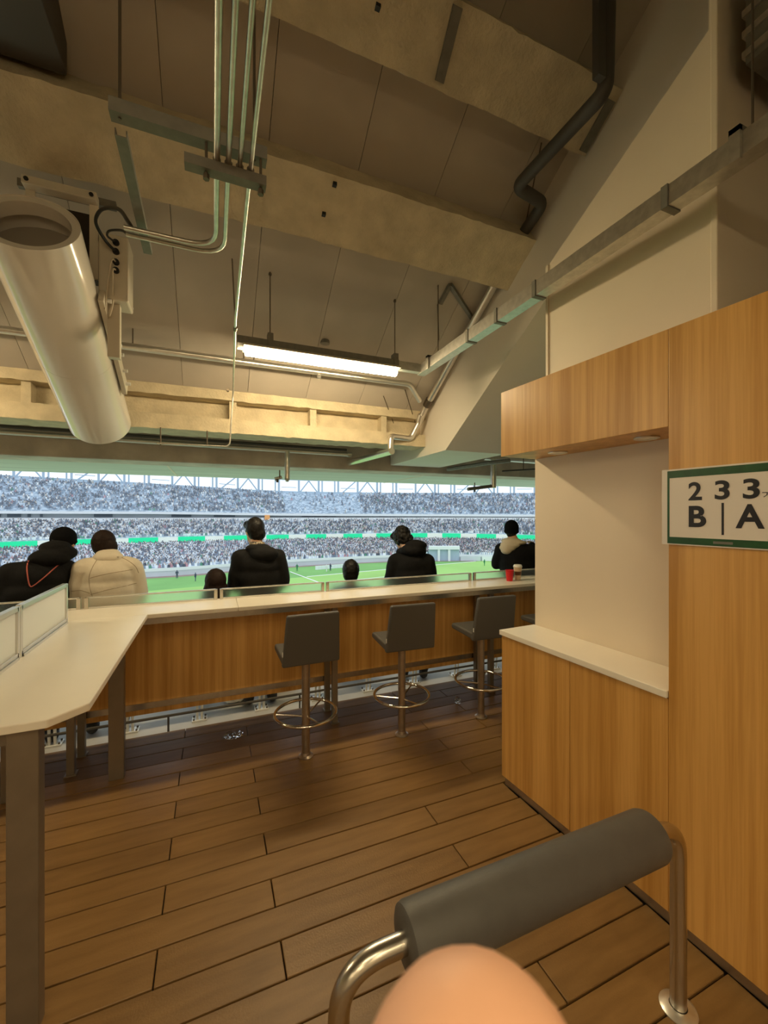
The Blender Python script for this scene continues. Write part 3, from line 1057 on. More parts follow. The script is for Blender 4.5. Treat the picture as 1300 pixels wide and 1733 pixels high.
o = MB().cyl((2.15, 2.28, 4.28), (2.31, 2.62, 3.97), 0.005, n=6).build('tie_rod', 'rod')
tag(o, 'thin slanting tie rod above the long sloping pipe', 'rod')
# pipe along the concrete beam
o = thing_tube('sprinkler_pipe', [(-5.5, 5.5, 2.53), (1.74, 5.5, 2.475)], 0.028, 'pipe_silver',
               'silver pipe running along the concrete edge beam', 'pipe', None, 0.05, 14)
MB().cyl((1.72, 5.5, 2.475), (1.78, 5.5, 2.475), 0.036, n=14).build('end_cap', 'pipe_silver', o)
o = MB().tube([(-5.5, 5.46, 2.585), (1.7, 5.46, 2.53)], 0.018, 8).build('cable', 'pipe_dark')
tag(o, 'dark cable run above the silver pipe on the edge beam', 'cable')
o = empty('pipe_stub', (0.9, 5.5, 2.05))
tag(o, 'vertical silver pipe stub hanging below the edge beam on the left', 'pipe')
MB().cyl((0.9, 5.5, 2.11), (0.9, 5.5, 2.475), 0.036, n=16).build('stub', 'pipe_silver', o, smooth='auto')
MB().lathe([(0.0, -0.04), (0.02, -0.035), (0.036, 0.0)], (0.9, 5.5, 2.11), 16).build('cap', 'pipe_silver', o, smooth=True)
MB().cyl((0.83, 5.5, 2.13), (0.74, 5.5, 2.10), 0.024, n=10).build('nozzle', 'pipe_silver', o)
MB().cyl((0.80, 5.48, 2.12), (0.80, 5.48, 2.22), 0.008, n=6).build('bracket', 'rod', o)
MB().cyl((0.77, 5.47, 2.06), (0.77, 5.47, 2.10), 0.016, n=8).build('sensor_tip', 'pipe_dark', o)
o = empty('pipe_stub', (3.957, 5.2, 2.05))
tag(o, 'vertical pale pipe stub with a dark arm near the niche on the right', 'pipe')
MB().cyl((3.957, 5.2, 2.05), (3.957, 5.2, 2.50), 0.045, n=16).build('stub', 'pipe_silver', o, smooth='auto')
MB().cyl((3.50, 5.2, 2.02), (3.92, 5.2, 2.075), 0.026, n=12).build('arm', 'galv_dark', o, smooth='auto')
MB().cyl((3.62, 5.2, 2.04), (3.62, 5.2, 2.12), 0.008, n=6).build('arm_rod', 'rod', o)
MB().cyl((3.62, 5.2, 1.98), (3.62, 5.2, 2.03), 0.014, n=8).build('sensor_tip', 'pipe_dark', o)
o = MB().cyl((3.8, 5.22, 2.52), (5.6, 5.22, 2.50), 0.05, n=14).build('lagged_pipe', 'pipe_silver', smooth='auto')
tag(o, 'pale horizontal pipe above the vertical stub near the niche', 'pipe')
for x in (4.1, 5.2):
    MB().cyl((x, 5.22, 2.52), (x, 5.22, 2.97), 0.006, n=6).build('hanger_rod', 'rod', o)
o = thing_tube('conduit', [(4.05, 5.1, 2.30), (4.5, 5.1, 2.34), (5.6, 5.1, 2.44)], 0.012, 'pipe_dark',
               'thin dark conduit on the concrete beam next to the niche', 'pipe')
MB().cyl((4.45, 5.1, 2.33), (4.45, 5.1, 2.97), 0.007, n=6).build('hanger_rod', 'rod', o)
o = MB().tube(arc_path([(3.30, 5.45, 2.33), (3.55, 4.7, 2.36), (3.7, 4.5, 2.37)], 0.05), 0.028, 6).build('cable_bundle', 'galv_dark')
tag(o, 'dark cable bundle running beside the green-lit foot of the raker beam', 'cable')
# grey ribbed box high up in the right corner
cb = empty('ribbed_box', (2.4, 0.98, 3.6))
tag(cb, 'grey ribbed metal box in the dark top right corner', 'box')
MB().box(2.14, 2.6, 0.80, 1.06, 3.60, 4.1).build('casing', 'galv_dark', cb)
for k in range(5):
    MB().box(2.13, 2.6, 0.79, 1.07, 3.63 + 0.09 * k, 3.66 + 0.09 * k).build('rib', 'galv', cb)

# ================================================================== TERRACE BEHIND THE BAR
ter = MB()
ZT = -0.12
ter.box(-9, 12, 3.53, 4.75, ZT - 0.4, ZT)
y, z = 4.75, ZT - 0.42
k = 0
near = MB()
while z > -12.3:
    near.box(-14, 18, y, y + 0.85, z - 0.6, z)
    y += 0.85
    z -= 0.44
    k += 1
ter_o = struct('terrace_floor', ter, 'terrace')
mat('bounce_green', (0.55, 0.65, 0.50), 0.7, var=0.2, vscale=3)  # green chosen so these unseen rows bounce light up to the soffit
ns_ = struct('terrace_rows', near, 'bounce_green')
ns_['label'] = 'unseen seating rows below the bar, coloured green to bounce light onto the soffit'
ter_o['label'] = 'pale concrete terrace steps going down behind the bar'
o = MB().tube([(-4.0, 3.72, 0.035), (4.5, 3.72, 0.035)], 0.011, 8).build('low_rail', 'pipe_dark')
tag(o, 'thin dark rail near the ground behind the bar front', 'rail')
for x in (-1.9, -0.33, 0.72, 1.72, 3.2):
    MB().cyl((x, 3.72, ZT), (x, 3.72, 0.035), 0.008, n=8).build('rail_post', 'pipe_dark', o)

mat('seat_green', (0.16, 0.20, 0.17), 0.5)
mat('seat_foot', (0.74, 0.74, 0.72), 0.4, 0.3)


def make_seat():
    r = empty('folding_seat', (0, 0, 0))
    fp = MB().box(-0.06, 0.06, -0.045, 0.045, 0, 0.014).build('foot_plate', 'seat_foot', r, local=True, bevel=0.003)
    for sx in (-1, 1):
        for sy in (-1, 1):
            MB().cyl((sx * 0.045, sy * 0.03, 0.014), (sx * 0.045, sy * 0.03, 0.026), 0.008, n=6).build('bolt', 'rod', fp, local=True)
    for sx in (-0.018, 0.018):
        MB().cyl((sx, -0.02, 0.014), (sx, -0.05, 0.40), 0.011, n=8).build('leg', 'seat_foot', r, local=True)
    MB().prism([(-0.02, 0.40), (-0.12, 0.74), (-0.10, 0.75), (0.0, 0.41)], -0.21, 0.21).build('backrest', 'seat_green', r, local=True, bevel=0.008)
    MB().prism([(0.005, 0.40), (-0.07, 0.70), (-0.04, 0.71), (0.035, 0.41)], -0.20, 0.20).build('seat_pan', 'seat_green', r, local=True, bevel=0.008)
    return r


seat = make_seat()
for i, k in enumerate(range(-3, 8)):
    o = seat if i == 0 else copy_tree(seat)
    o.location = (-0.106 + 0.513 * k, 3.90, ZT)
    tag(o, 'folded stadium seat behind the bar with a pale foot plate', 'seat', 'row of folded seats behind the bar')

# ================================================================== SMALL THINGS ON THE BAR AND FLOOR
mat('cup_red', (0.62, 0.012, 0.02), 0.4)
mat('coffee', (0.10, 0.035, 0.012), 0.3)
mat('milk', (0.62, 0.47, 0.33), 0.35)
mat('cup_white', (0.82, 0.79, 0.74), 0.4)


def cup(name, x, y, prof, m, label, cat='cup'):
    o = MB().lathe(prof, (x, y, ZB), 24).build(name, m, smooth='auto')
    return tag(o, label, cat)


c = empty('red_cup', (2.666, 3.25, ZB))
tag(c, 'red paper cup standing on the bar by the niche', 'cup')
MB().lathe([(0.0, 0.001), (0.029, 0.001), (0.040, 0.104), (0.038, 0.104), (0.028, 0.006), (0.0, 0.006)], (2.666, 3.25, ZB), 28).build('body', 'cup_red', c, smooth='auto')
MB().tube([(2.666 + 0.0405 * math.cos(t), 3.25 + 0.0405 * math.sin(t), ZB + 0.104) for t in np.linspace(0, 2 * PI, 32, endpoint=False)], 0.003, 8,
          closed=True).build('rim', 'cup_red', c, smooth=True)
c = empty('coffee_cup', (2.775, 3.262, ZB))
tag(c, 'clear plastic cup of layered iced coffee with pale lid', 'cup')
C0 = (2.775, 3.262, ZB)
MB().lathe([(0.028, 0.002), (0.0325, 0.05)], C0, 24).build('clear_base', 'milk', c, smooth='auto')
MB().lathe([(0.0325, 0.05), (0.0365, 0.088)], C0, 24).build('coffee_layer', 'coffee', c, smooth='auto')
MB().lathe([(0.0365, 0.088), (0.040, 0.128)], C0, 24).build('milk_layer', 'milk', c, smooth='auto')
MB().lathe([(0.043, 0.128), (0.043, 0.138), (0.040, 0.142), (0.036, 0.152), (0.014, 0.152)], C0, 24).build('lid', 'cup_white', c, smooth='auto')
c = empty('paper_cup', (3.12, 3.27, ZB))
tag(c, 'white paper cup half hidden by the niche wall edge', 'cup')
MB().lathe([(0.028, 0.001), (0.037, 0.105)], (3.12, 3.27, ZB), 24).build('body', 'cup_white', c, smooth='auto')
MB().lathe([(0.040, 0.105), (0.040, 0.115), (0.034, 0.12)], (3.12, 3.27, ZB), 24).build('lid', 'cup_white', c, smooth='auto')


def crumple(name, loc, size, label, seed, m='clear_plastic', cat='litter'):
    bm = bmesh.new()
    bmesh.ops.create_icosphere(bm, subdivisions=3, radius=1)
    for v in bm.verts:
        nn = mnoise.noise(v.co * 2.6 + Vector((seed, 0, 0))) * 0.55
        v.co = Vector((v.co.x * size[0] * (1 + nn), v.co.y * size[1] * (1 + nn), (v.co.z * (1 + nn * 0.8) + 0.75) * size[2]))
        v.co.z = max(v.co.z, 0.001)
    me = bpy.data.meshes.new(name)
    bm.to_mesh(me)
    bm.free()
    me.materials.append(MATS[m])
    o = bpy.data.objects.new(name, me)
    COL.objects.link(o)
    o.location = loc
    tag(o, label, cat)


crumple('plastic_wrapper', (0.14, 3.25, 0.0), (0.060, 0.045, 0.022), 'crumpled clear plastic wrapper on the dark boards under the bar', 3)
crumple('plastic_scrap', (1.975, 3.09, 0.0), (0.028, 0.024, 0.03), 'small white plastic scrap on the floor by the third stool', 11)

crumple('paper_bag', (0.22, 4.16, ZT), (0.12, 0.07, 0.045), 'crumpled white paper bag on the terrace seen under the bar front', 5, 'label_white', 'bag')
crumple('black_bag', (0.62, 4.30, ZT), (0.20, 0.12, 0.12), 'black bag on the terrace seen under the bar near the first stool', 8, 'black', 'bag')

# ================================================================== THE STADIUM BOWL
mat('grass', (0.19, 0.42, 0.12), 0.9, var=0.12, vscale=0.08, rnd=0.0)
mat('grass_bright', (0.32, 0.56, 0.15), 0.9, var=0.10, vscale=0.06)
mat('line_white', (0.85, 0.85, 0.85), 0.8)
mat('track', (0.32, 0.22, 0.20), 0.9)
mat('bowl_pale', (0.60, 0.64, 0.69), 0.8, var=0.06, vscale=0.2)
mat('bowl_white', (0.80, 0.82, 0.86), 0.7)
mat('bowl_dark', (0.16, 0.19, 0.23), 0.7)
mat('bowl_steel', (0.40, 0.50, 0.62), 0.6)
attr_mat('crowd', 'tint', 0.9)
mat('seats_mosaic', (0.36, 0.44, 0.54), 0.8, col2=(0.60, 0.68, 0.78), vscale=1.1, detail=2, vlo=0.45, vhi=0.55)
emis('led_green', (0.01, 0.62, 0.28), 0.45)
emis('led_white', (0.80, 0.84, 0.76), 0.12)
mat('orange', (0.9, 0.42, 0.15), 0.6)

R_RIB = [(-82.54, 129.36, -7.65), (-67.39, 136.09, -6.92), (-51.87, 139.41, -6.52), (-37.15, 141.97, -6.37), (-20.04, 144.64, -6.36), (-5.29, 144.49, -6.24), (20.86, 140.71, -6.04), (54.63, 129.99, -5.72), (74.76, 120.58, -5.67), (97.21, 108.05, -6.1), (119.24, 92.45, -6.58), (144.43, 73.37, -7.31)]
R_WALL = [(-56.31, 88.25, -12.5), (-47.68, 96.28, -12.5), (-37.71, 101.35, -12.5), (-27.11, 103.61, -12.5), (-14.64, 105.67, -12.5), (-3.91, 106.7, -12.5), (16.64, 112.22, -12.5), (47.67, 113.43, -12.5), (66.95, 107.99, -12.5), (86.77, 96.44, -12.5), (103.63, 80.34, -12.5), (118.68, 60.29, -12.5)]
R_MID = [(-92.86, 145.54, -1.18), (-74.81, 151.06, -0.89), (-57.11, 153.48, -0.75), (-40.64, 155.32, -0.82), (-21.79, 157.27, -0.89), (-5.74, 156.58, -0.89), (22.52, 151.93, -0.9), (58.89, 140.13, -0.85), (80.63, 130.06, -0.83), (105.02, 116.73, -0.89), (129.25, 100.21, -0.99), (157.35, 79.93, -1.22)]
R_BAL = [(-92.86, 145.54, 2.78), (-74.81, 151.06, 2.52), (-57.11, 153.48, 2.34), (-40.64, 155.32, 2.29), (-21.79, 157.27, 2.24), (-5.74, 156.58, 2.06), (22.52, 151.93, 1.65), (58.89, 140.13, 1.43), (80.63, 130.06, 1.33), (105.02, 116.73, 1.23), (129.25, 100.21, 1.24), (157.35, 79.93, 1.27)]
R_TOP = [(-106.93, 167.59, 15.49), (-84.91, 171.47, 14.61), (-64.25, 172.66, 13.61), (-45.4, 173.52, 12.99), (-24.18, 174.49, 12.29), (-6.34, 173.06, 11.44), (24.79, 167.22, 9.97), (64.71, 153.96, 9.4), (88.64, 142.98, 9.24), (115.66, 128.56, 9.1), (142.91, 110.8, 8.83), (174.96, 88.88, 8.89)]


class Rail:
    def __init__(self, pts):
        self.p = [Vector(q) for q in pts]

    def at(self, t):
        p = self.p
        n = len(p) - 1
        t = min(max(t, 0.0), n - 1e-6)
        i = int(t)
        f = t - i
        a, b, c, d = p[max(i - 1, 0)], p[i], p[i + 1], p[min(i + 2, n)]
        return 0.5 * ((2 * b) + (c - a) * f + (2 * a - 5 * b + 4 * c - d) * f * f + (3 * b - a - 3 * c + d) * f ** 3)


def lift(pts, dz):
    return [(x, y, z + dz) for x, y, z in pts]


rib, wall0, midr, balr, topr = Rail(R_RIB), Rail(R_WALL), Rail(R_MID), Rail(R_BAL), Rail(R_TOP)
NT = 120
TS = [11.0 * i / NT for i in range(NT + 1)]


def band(fa, fb, mb=None, ts=TS):
    """a strip between two rail functions"""
    mb = mb or MB()
    vs, fs = [], []
    for t in ts:
        vs += [fa(t), fb(t)]
    for i in range(len(ts) - 1):
        fs.append((2 * i, 2 * i + 2, 2 * i + 3, 2 * i + 1))
    return mb.add(vs, fs)


def off(rail, dz=0.0, out=0.0):
    def f(t):
        p = rail.at(t)
        h = Vector((p.x, p.y - 60, 0)).normalized()
        return p + h * out + Vector((0, 0, dz))
    return f


def tier_rows(fa, fb, rows):
    mb = MB()
    for k in range(rows):
        v0, v1 = k / rows, (k + 1) / rows

        def lerp(t, v, zv):
            a, b = fa(t), fb(t)
            p = a + (b - a) * v
            p.z = a.z + (b.z - a.z) * zv
            return p
        band(lambda t: lerp(t, v0, v0), lambda t: lerp(t, v0, v1), mb)
        band(lambda t: lerp(t, v0, v1), lambda t: lerp(t, v1, v1), mb)
    return mb


o = MB()
vs_ = [wall0.at(t) for t in TS]
o.add(vs_ + [(150, 28, -12.5), (-75, 28, -12.5)], [tuple(range(len(vs_) + 2))])
pitch = struct('pitch_surround', o, 'grass')
pitch['label'] = 'green surround of the pitch in front of the far stand'
tl = Vector((0.98, 0.2, 0)).normalized()
A0 = Vector((33.29, 95.6, -12.46))
nn = Vector((tl.y, -tl.x, 0))
o = MB().add([A0 - tl * 110, A0 + tl * 62, A0 + tl * 62 + nn * 64, A0 - tl * 110 + nn * 64], [(0, 1, 2, 3)])
o = struct('pitch', o, 'grass_bright')
o['label'] = 'bright green football pitch seen below the far stand'


def fline(a, b, w, label):
    a, b = Vector(a), Vector(b)
    s = (b - a).normalized().cross(Vector((0, 0, 1))) * w / 2
    u = Vector((0, 0, 0.03))
    o = MB().add([a - s, b - s, b + s, a + s, a - s + u, b - s + u, b + s + u, a + s + u],
                 [(3, 2, 1, 0), (4, 5, 6, 7), (0, 1, 5, 4), (1, 2, 6, 5), (2, 3, 7, 6), (3, 0, 4, 7)]).build('pitch_line', 'line_white')
    tag(o, label, 'line marking')


fline(A0 - tl * 14, A0 + tl * 40, 0.5, 'white touchline along the far side of the pitch')
fline((17.4, 102.2, -12.44), (20.4, 82.0, -12.44), 0.35, 'white pitch line running towards the stand')
fline(A0 - tl * 14 + nn * 10, A0 + tl * 4 + nn * 10, 0.3, 'white pitch line in front of the touchline')

w = band(off(wall0, 0), off(wall0, 1.25))
w = w.build('perimeter_wall', 'bowl_pale')
tag(w, 'low grey wall at the foot of the far lower stand', 'wall')
band(off(wall0, 1.25, -0.3), off(wall0, 1.95, -0.3)).build('white_coping', 'bowl_white', w)
tk = struct('running_track', band(off(wall0, 0.02, -2.4), off(wall0, 0.02, -0.02)), 'track')
tk['label'] = 'thin strip of red track beside the far perimeter wall'

LOW_A, LOW_B = off(wall0, 1.7, 0.2), off(rib, -1.1, 1.5)
MID_A, MID_B = off(rib, 0.6, 1.5), off(midr, 0.0, 0.0)
UP_A, UP_B = off(balr, 0.2, 0.6), off(topr, 0.0, 0.0)
for nm, fa, fb, rows, l in (('lower_stand', LOW_A, LOW_B, 22, 'lower tier of the far stand below the green light band'),
                            ('middle_stand', MID_A, MID_B, 12, 'middle tier of the far stand above the green light band'),
                            ('upper_stand', UP_A, UP_B, 22, 'pale blue-grey upper tier of the far stand under the roof trusses')):
    o = tier_rows(fa, fb, rows).build(nm, 'seats_mosaic')
    tag(o, l, 'stand')

# balcony between the middle and upper tiers
bal = empty('balcony', (20, 152, -0.9))
tag(bal, 'white balcony strip with dark windows between middle and upper tiers', 'balcony')
band(off(midr, -0.1, -0.6), off(midr, 1.25, -0.6)).build('parapet', 'bowl_white', bal)
band(off(midr, 1.25, -0.6), off(midr, 1.25, 3.0)).build('walkway', 'bowl_pale', bal)
band(off(midr, 1.25, 3.0), off(balr, 0.0, 3.0)).build('rear_wall', 'bowl_pale', bal)
band(off(balr, -0.55, -0.5), off(balr, 0.25, -0.5)).build('slab_edge', 'bowl_white', bal)
band(off(balr, -0.55, -0.5), off(balr, -0.55, 3.0)).build('slab_soffit', 'bowl_pale', bal)
for a, b in ((1.85, 2.04), (2.12, 2.31), (2.40, 2.45), (2.58, 2.62), (3.33, 3.58), (4.6, 4.95), (5.25, 5.5), (6.2, 6.5), (6.9, 7.1), (7.3, 7.6), (8.0, 8.3)):
    lo = (lambda t: midr.at(t) + Vector((0, 0, 1.5)))
    hi = (lambda t: balr.at(t) + Vector((0, 0, -0.62)))
    ts = [a + (b - a) * i / 4 for i in range(5)]
    m_ = MB()
    band(off(midr, 1.55, 2.6), off(balr, -0.62, 2.6), m_, ts)
    m_.build('window', 'bowl_dark', bal)
p = rail_p = off(balr, -1.3, -0.7)(5.86)
o = MB().box(p.x - 0.9, p.x + 0.9, p.y - 0.1, p.y + 0.1, p.z - 0.9, p.z + 0.9).build('orange_sign', 'orange')
tag(o, 'small orange square sign on the far balcony', 'sign')

# LED ribbon
rb = empty('led_ribbon', (20, 141, -7))
tag(rb, 'green and white light band running along the front of the far middle tier', 'light band')
RT = [0.05, 0.5, 0.925, 1.4, 1.867, 2.517, 3.067, 3.35, 3.792, 4.311, 4.722, 5.138, 5.372, 5.648, 5.848, 6.084, 6.246, 6.425, 6.575, 6.749, 6.888, 7.09, 7.342, 7.613, 7.856, 8.12, 8.331, 8.579, 8.835, 9.066, 9.309, 9.539, 9.77, 10.025, 10.225, 10.425, 10.65]
for i, (a, b) in enumerate(zip(RT[:-1], RT[1:])):
    ts = [a + (b - a) * k / 5 for k in range(6)]
    m_ = MB()
    band(off(rib, -0.75), off(rib, 0.75), m_, ts)
    band(off(rib, 0.75), off(rib, 0.75, 0.8), m_, ts)
    m_.build('light_panel', 'led_green' if i % 2 == 0 else 'led_white', rb)
band(off(rib, -1.15, 0.1), off(rib, -0.76, 0.1)).build('lower_fascia', 'bowl_pale', rb)
band(off(rib, -1.15, 0.1), off(rib, -1.15, 1.5)).build('fascia_soffit', 'bowl_pale', rb)

# roof truss along the rim
tr = empty('roof_truss', (20, 168, 10))
tag(tr, 'blue-grey steel truss with open sky bays along the rim of the far stand', 'truss')
band(off(topr, 0.0, 0.3), off(topr, 0.9, 0.3)).build('rim_beam', 'bowl_steel', tr)
arc = [0.0]
for a, b in zip(TS[:-1], TS[1:]):
    arc.append(arc[-1] + (topr.at(b) - topr.at(a)).length)
nb = int(arc[-1] / 7.6)
tb = [float(np.interp(arc[-1] * i / nb, arc, TS)) for i in range(nb + 1)]
HT = 5.2
for i, t in enumerate(tb):
    a, b = off(topr, 0.0, 0.5)(t), off(topr, HT, 0.5)(t)
    MB().cyl(a, b, 0.42, n=6).build('column', 'bowl_steel', tr)
    if i < nb:
        a2, b2 = off(topr, 0.0, 0.5)(tb[i + 1]), off(topr, HT, 0.5)(tb[i + 1])
        kind = i % 3
        if kind == 0:
            m1 = (b + b2) / 2
            MB().cyl(a, m1, 0.27, n=6).build('diagonal', 'bowl_steel', tr)
            MB().cyl(m1, a2, 0.27, n=6).build('diagonal', 'bowl_steel', tr)
        elif kind == 1:
            MB().cyl(a + (a2 - a) * 0.18, b + (b2 - b) * 0.18, 0.3, n=6).build('column', 'bowl_steel', tr)
            MB().cyl(a + (a2 - a) * 0.82, b + (b2 - b) * 0.82, 0.3, n=6).build('column', 'bowl_steel', tr)
        else:
            q = [a + (a2 - a) * 0.12, a + (a2 - a) * 0.88, a + (a2 - a) * 0.88 + Vector((0, 0, HT)), a + (a2 - a) * 0.12 + Vector((0, 0, HT))]
            if i % 2 == 0:
                MB().cyl(q[0], q[2], 0.27, n=6).build('diagonal', 'bowl_steel', tr)
            MB().cyl(q[0] + Vector((0, 0, 2.4)), q[1] + Vector((0, 0, 2.4)), 0.14, n=6).build('rail_bar', 'bowl_steel', tr)
band(off(topr, HT, 0.5), off(topr, HT + 0.6, 0.5)).build('top_chord', 'bowl_steel', tr)

# tunnel opening and boards at pitch level
tp0 = wall0.at(7.64)
tp1 = wall0.at(8.10)
ax = (tp1 - tp0).normalized()
nrm = Vector((ax.y, -ax.x, 0))
L = (tp1 - tp0).length
Mx = Matrix(((ax.x, nrm.x, 0, tp0.x), (ax.y, nrm.y, 0, tp0.y), (0, 0, 1, tp0.z), (0, 0, 0, 1)))
tn = empty('tunnel_entrance', (tp0 + tp1) / 2)
tag(tn, 'grey tunnel entrance with two white columns under the far stand', 'entrance')
MB().box(0, L, -0.6, 1.2, 3.5, 4.5, Mx).build('lintel', 'bowl_white', tn)
MB().box(0, L, -0.6, 0.35, 0.0, 3.5, Mx).build('recess', 'bowl_steel', tn)
for f in (0.32, 0.66):
    MB().box(L * f - 0.35, L * f + 0.35, 0.4, 1.0, 0, 3.5, Mx).build('column', 'bowl_white', tn)
for a, b, l in ((8.14, 8.4, 'left board beside the tunnel'), (8.42, 8.7, 'right board beside the tunnel'), (8.72, 9.1, 'board next to the niche edge')):
    ts = [a + (b - a) * k / 4 for k in range(5)]
    m_ = band(off(wall0, 0.1, -1.0), off(wall0, 1.5, -1.0), None, ts)
    band(off(wall0, 1.5, -1.0), off(wall0, 1.5, -0.9), m_, ts)
    o = m_.build('advert_board', 'bowl_white' if 'right' in l else 'bowl_pale')
    tag(o, 'pale low advertising board at the pitch edge, ' + l, 'board')
o = MB()
q0 = Vector((24.0, 103.5, -12.5))
for k in range(9):
    a = q0 + tl * k * 0.9
    o.box(a.x, a.x + 0.8, a.y, a.y + 0.12, a.z, a.z + 1.0)
tag(o.build('low_barrier', 'bowl_white'), 'low white barrier at the pitch side behind the seated dark-haired spectator', 'barrier')

# ---- small figures on the pitch


def figure_mesh(name):
    mb = MB()
    for sx in (-1, 1):
        mb.cyl((sx * 0.12, 0.06 * sx, 0.0), (sx * 0.09, 0, 0.88), 0.07, 0.10, n=6)
        mb.cyl((sx * 0.24, 0, 1.42), (sx * 0.32, 0.1, 0.95), 0.06, 0.045, n=6)
    mb.cyl((0, 0, 0.82), (0, 0, 1.48), 0.17, 0.22, n=8)
    mb.cyl((0, 0, 1.45), (0, 0, 1.56), 0.06, 0.06, n=6)
    mb.lathe([(0.02, 1.53), (0.09, 1.58), (0.11, 1.66), (0.09, 1.75), (0.02, 1.79)], n=8)
    return mb.mesh(name)


pm_ = figure_mesh('person')
mat('kit_dark', (0.06, 0.08, 0.13), 0.8)
mat('kit_green', (0.04, 0.22, 0.10), 0.8)
mat('kit_white', (0.75, 0.75, 0.75), 0.8)
kits = {}
FIG = ['tiny dark figure on the grass just right of the beige jacket', 'tiny dark figure on the grass left of the seated long-haired person',
       'tiny green figure beside the slanting pitch line', 'tiny white figure by the touchline left of the seated dark-haired person',
       'tiny dark figure behind the seated dark-haired person', 'leftmost tiny figure right of the seated dark-haired person',
       'tiny green figure between the seated dark-haired person and the curly-haired one', 'tiny white figure right of the curly-haired person, leftmost there',
       'tiny dark figure right of the curly-haired person, rightmost there', 'tiny dark figure right of the curly-haired person, middle one',
       'tiny green figure left of the person with the cream hood', 'tiny white figure beyond the far end of the slanting pitch line']
for k in ('kit_dark', 'kit_green', 'kit_white'):
    mm = pm_.copy()
    mm.materials.append(MATS[k])
    kits[k] = mm
for i, (x, y) in enumerate(((-7.3, 101.3), (-3.4, 95.4), (19.2, 102.6), (25.6, 98.5), (27.0, 100.2), (32.0, 99.2), (33.5, 99.8), (50.5, 98.6), (53.7, 98.3),
                            (51.5, 99.5), (68.3, 93.6), (14.0, 103.0))):
    o = bpy.data.objects.new('person', kits[('kit_dark', 'kit_dark', 'kit_green', 'kit_white')[i % 4]])
    COL.objects.link(o)
    o.location = (x, y, -12.42)
    o.rotation_euler.z = i * 1.3
    tag(o, FIG[i], 'person', 'distant figures on the pitch')

# ---- crowd: seated figures in the three tiers


def crowd_positions(fa, fb, rows, pitch_, occ):
    out = []
    for k in range(rows):
        v = (k + 0.35) / rows
        zv = (k + 1) / rows
        pts = []
        for t in TS:
            a, b = fa(t), fb(t)
            q = a + (b - a) * v
            q.z = a.z + (b.z - a.z) * zv
            pts.append(q)
        P = np.array([tuple(p) for p in pts])
        s = np.concatenate([[0], np.cumsum(np.linalg.norm(np.diff(P, axis=0), axis=1))])
        q = np.arange(0.3, s[-1], pitch_)
        q = q + rng.normal(0, 0.08, len(q))
        oc = np.array([occ(x / s[-1], k / rows) for x in q])
        q = q[rng.random(len(q)) < oc]
        X = np.stack([np.interp(q, s, P[:, i]) for i in range(3)], 1)
        out.append((X, np.full(len(X), k)))
    return np.concatenate([a for a, _ in out]), np.concatenate([b for _, b in out])


PAL = np.array([(0.10, 0.115, 0.15), (0.13, 0.155, 0.21), (0.21, 0.245, 0.32), (0.34, 0.39, 0.47), (0.82, 0.84, 0.88), (0.72, 0.76, 0.82), (0.10, 0.28, 0.19),
                (0.50, 0.27, 0.31), (0.57, 0.52, 0.46)])


def crowd_mesh(pos, tint, sc):
    """every figure: a shoulder block and a head block"""
    N = len(pos)
    unit_b = np.array([(-.24, -.16, 0), (.24, -.16, 0), (.24, .16, 0), (-.24, .16, 0), (-.19, -.11, .62), (.19, -.11, .62), (.19, .11, .62), (-.19, .11, .62)])
    unit_h = np.array([(-.09, -.10, .62), (.09, -.10, .62), (.09, .10, .62), (-.09, .10, .62), (-.085, -.09, .88), (.085, -.09, .88), (.085, .09, .88),
                       (-.085, .09, .88)])
    unit = np.concatenate([unit_b, unit_h])
    ang = np.arctan2(-pos[:, 0], -(pos[:, 1] - 0)) + rng.normal(0, 0.3, N)
    ca, sa = np.cos(ang), np.sin(ang)
    u = unit[None] * sc[:, None, None]
    V = np.empty((N, 16, 3))
    V[:, :, 0] = pos[:, None, 0] + u[:, :, 0] * ca[:, None] - u[:, :, 1] * sa[:, None]
    V[:, :, 1] = pos[:, None, 1] + u[:, :, 0] * sa[:, None] + u[:, :, 1] * ca[:, None]
    V[:, :, 2] = pos[:, None, 2] + u[:, :, 2]
    fb = np.array([(4, 5, 6, 7), (0, 1, 5, 4), (1, 2, 6, 5), (2, 3, 7, 6), (3, 0, 4, 7)])
    F = np.concatenate([fb, fb + 8])
    faces = (F[None] + (np.arange(N) * 16)[:, None, None]).reshape(-1, 4)
    me = bpy.data.meshes.new('crowd')
    me.from_pydata(V.reshape(-1, 3).tolist(), [], faces.tolist())
    att = me.color_attributes.new('tint', 'FLOAT_COLOR', 'CORNER')
    head = np.array([(0.17, 0.15, 0.15)])
    c = np.empty((N, 10, 4, 4))
    c[..., 3] = 1
    c[:, :5, :, :3] = tint[:, None, None, :]
    c[:, 5:, :, :3] = np.where(rng.random((N, 1, 1, 1)) < 0.75, head[None, None], np.array((0.55, 0.42, 0.36)))
    att.data.foreach_set('color', c.reshape(-1).astype(np.float32))
    me.materials.append(MATS['crowd'])
    return me


def tints(n, p):
    idx = rng.choice(len(PAL), n, p=np.array(p) / sum(p))
    return np.clip(PAL[idx] * rng.uniform(0.75, 1.25, (n, 1)), 0, 0.9)


def upper_occ(s, v):
    gap = 0.16 if (0.44 < s < 0.54) else 1.0
    return gap * (0.62 - 0.25 * max(0, v - 0.55)) * (0.8 + 0.5 * mnoise.noise(Vector((s * 40, v * 4, 0))))


lowP, lowK = crowd_positions(LOW_A, LOW_B, 22, 0.62, lambda s, v: 0.86)
midP, midK = crowd_positions(MID_A, MID_B, 12, 0.60, lambda s, v: 0.86)
upP, upK = crowd_positions(UP_A, UP_B, 22, 0.68, upper_occ)
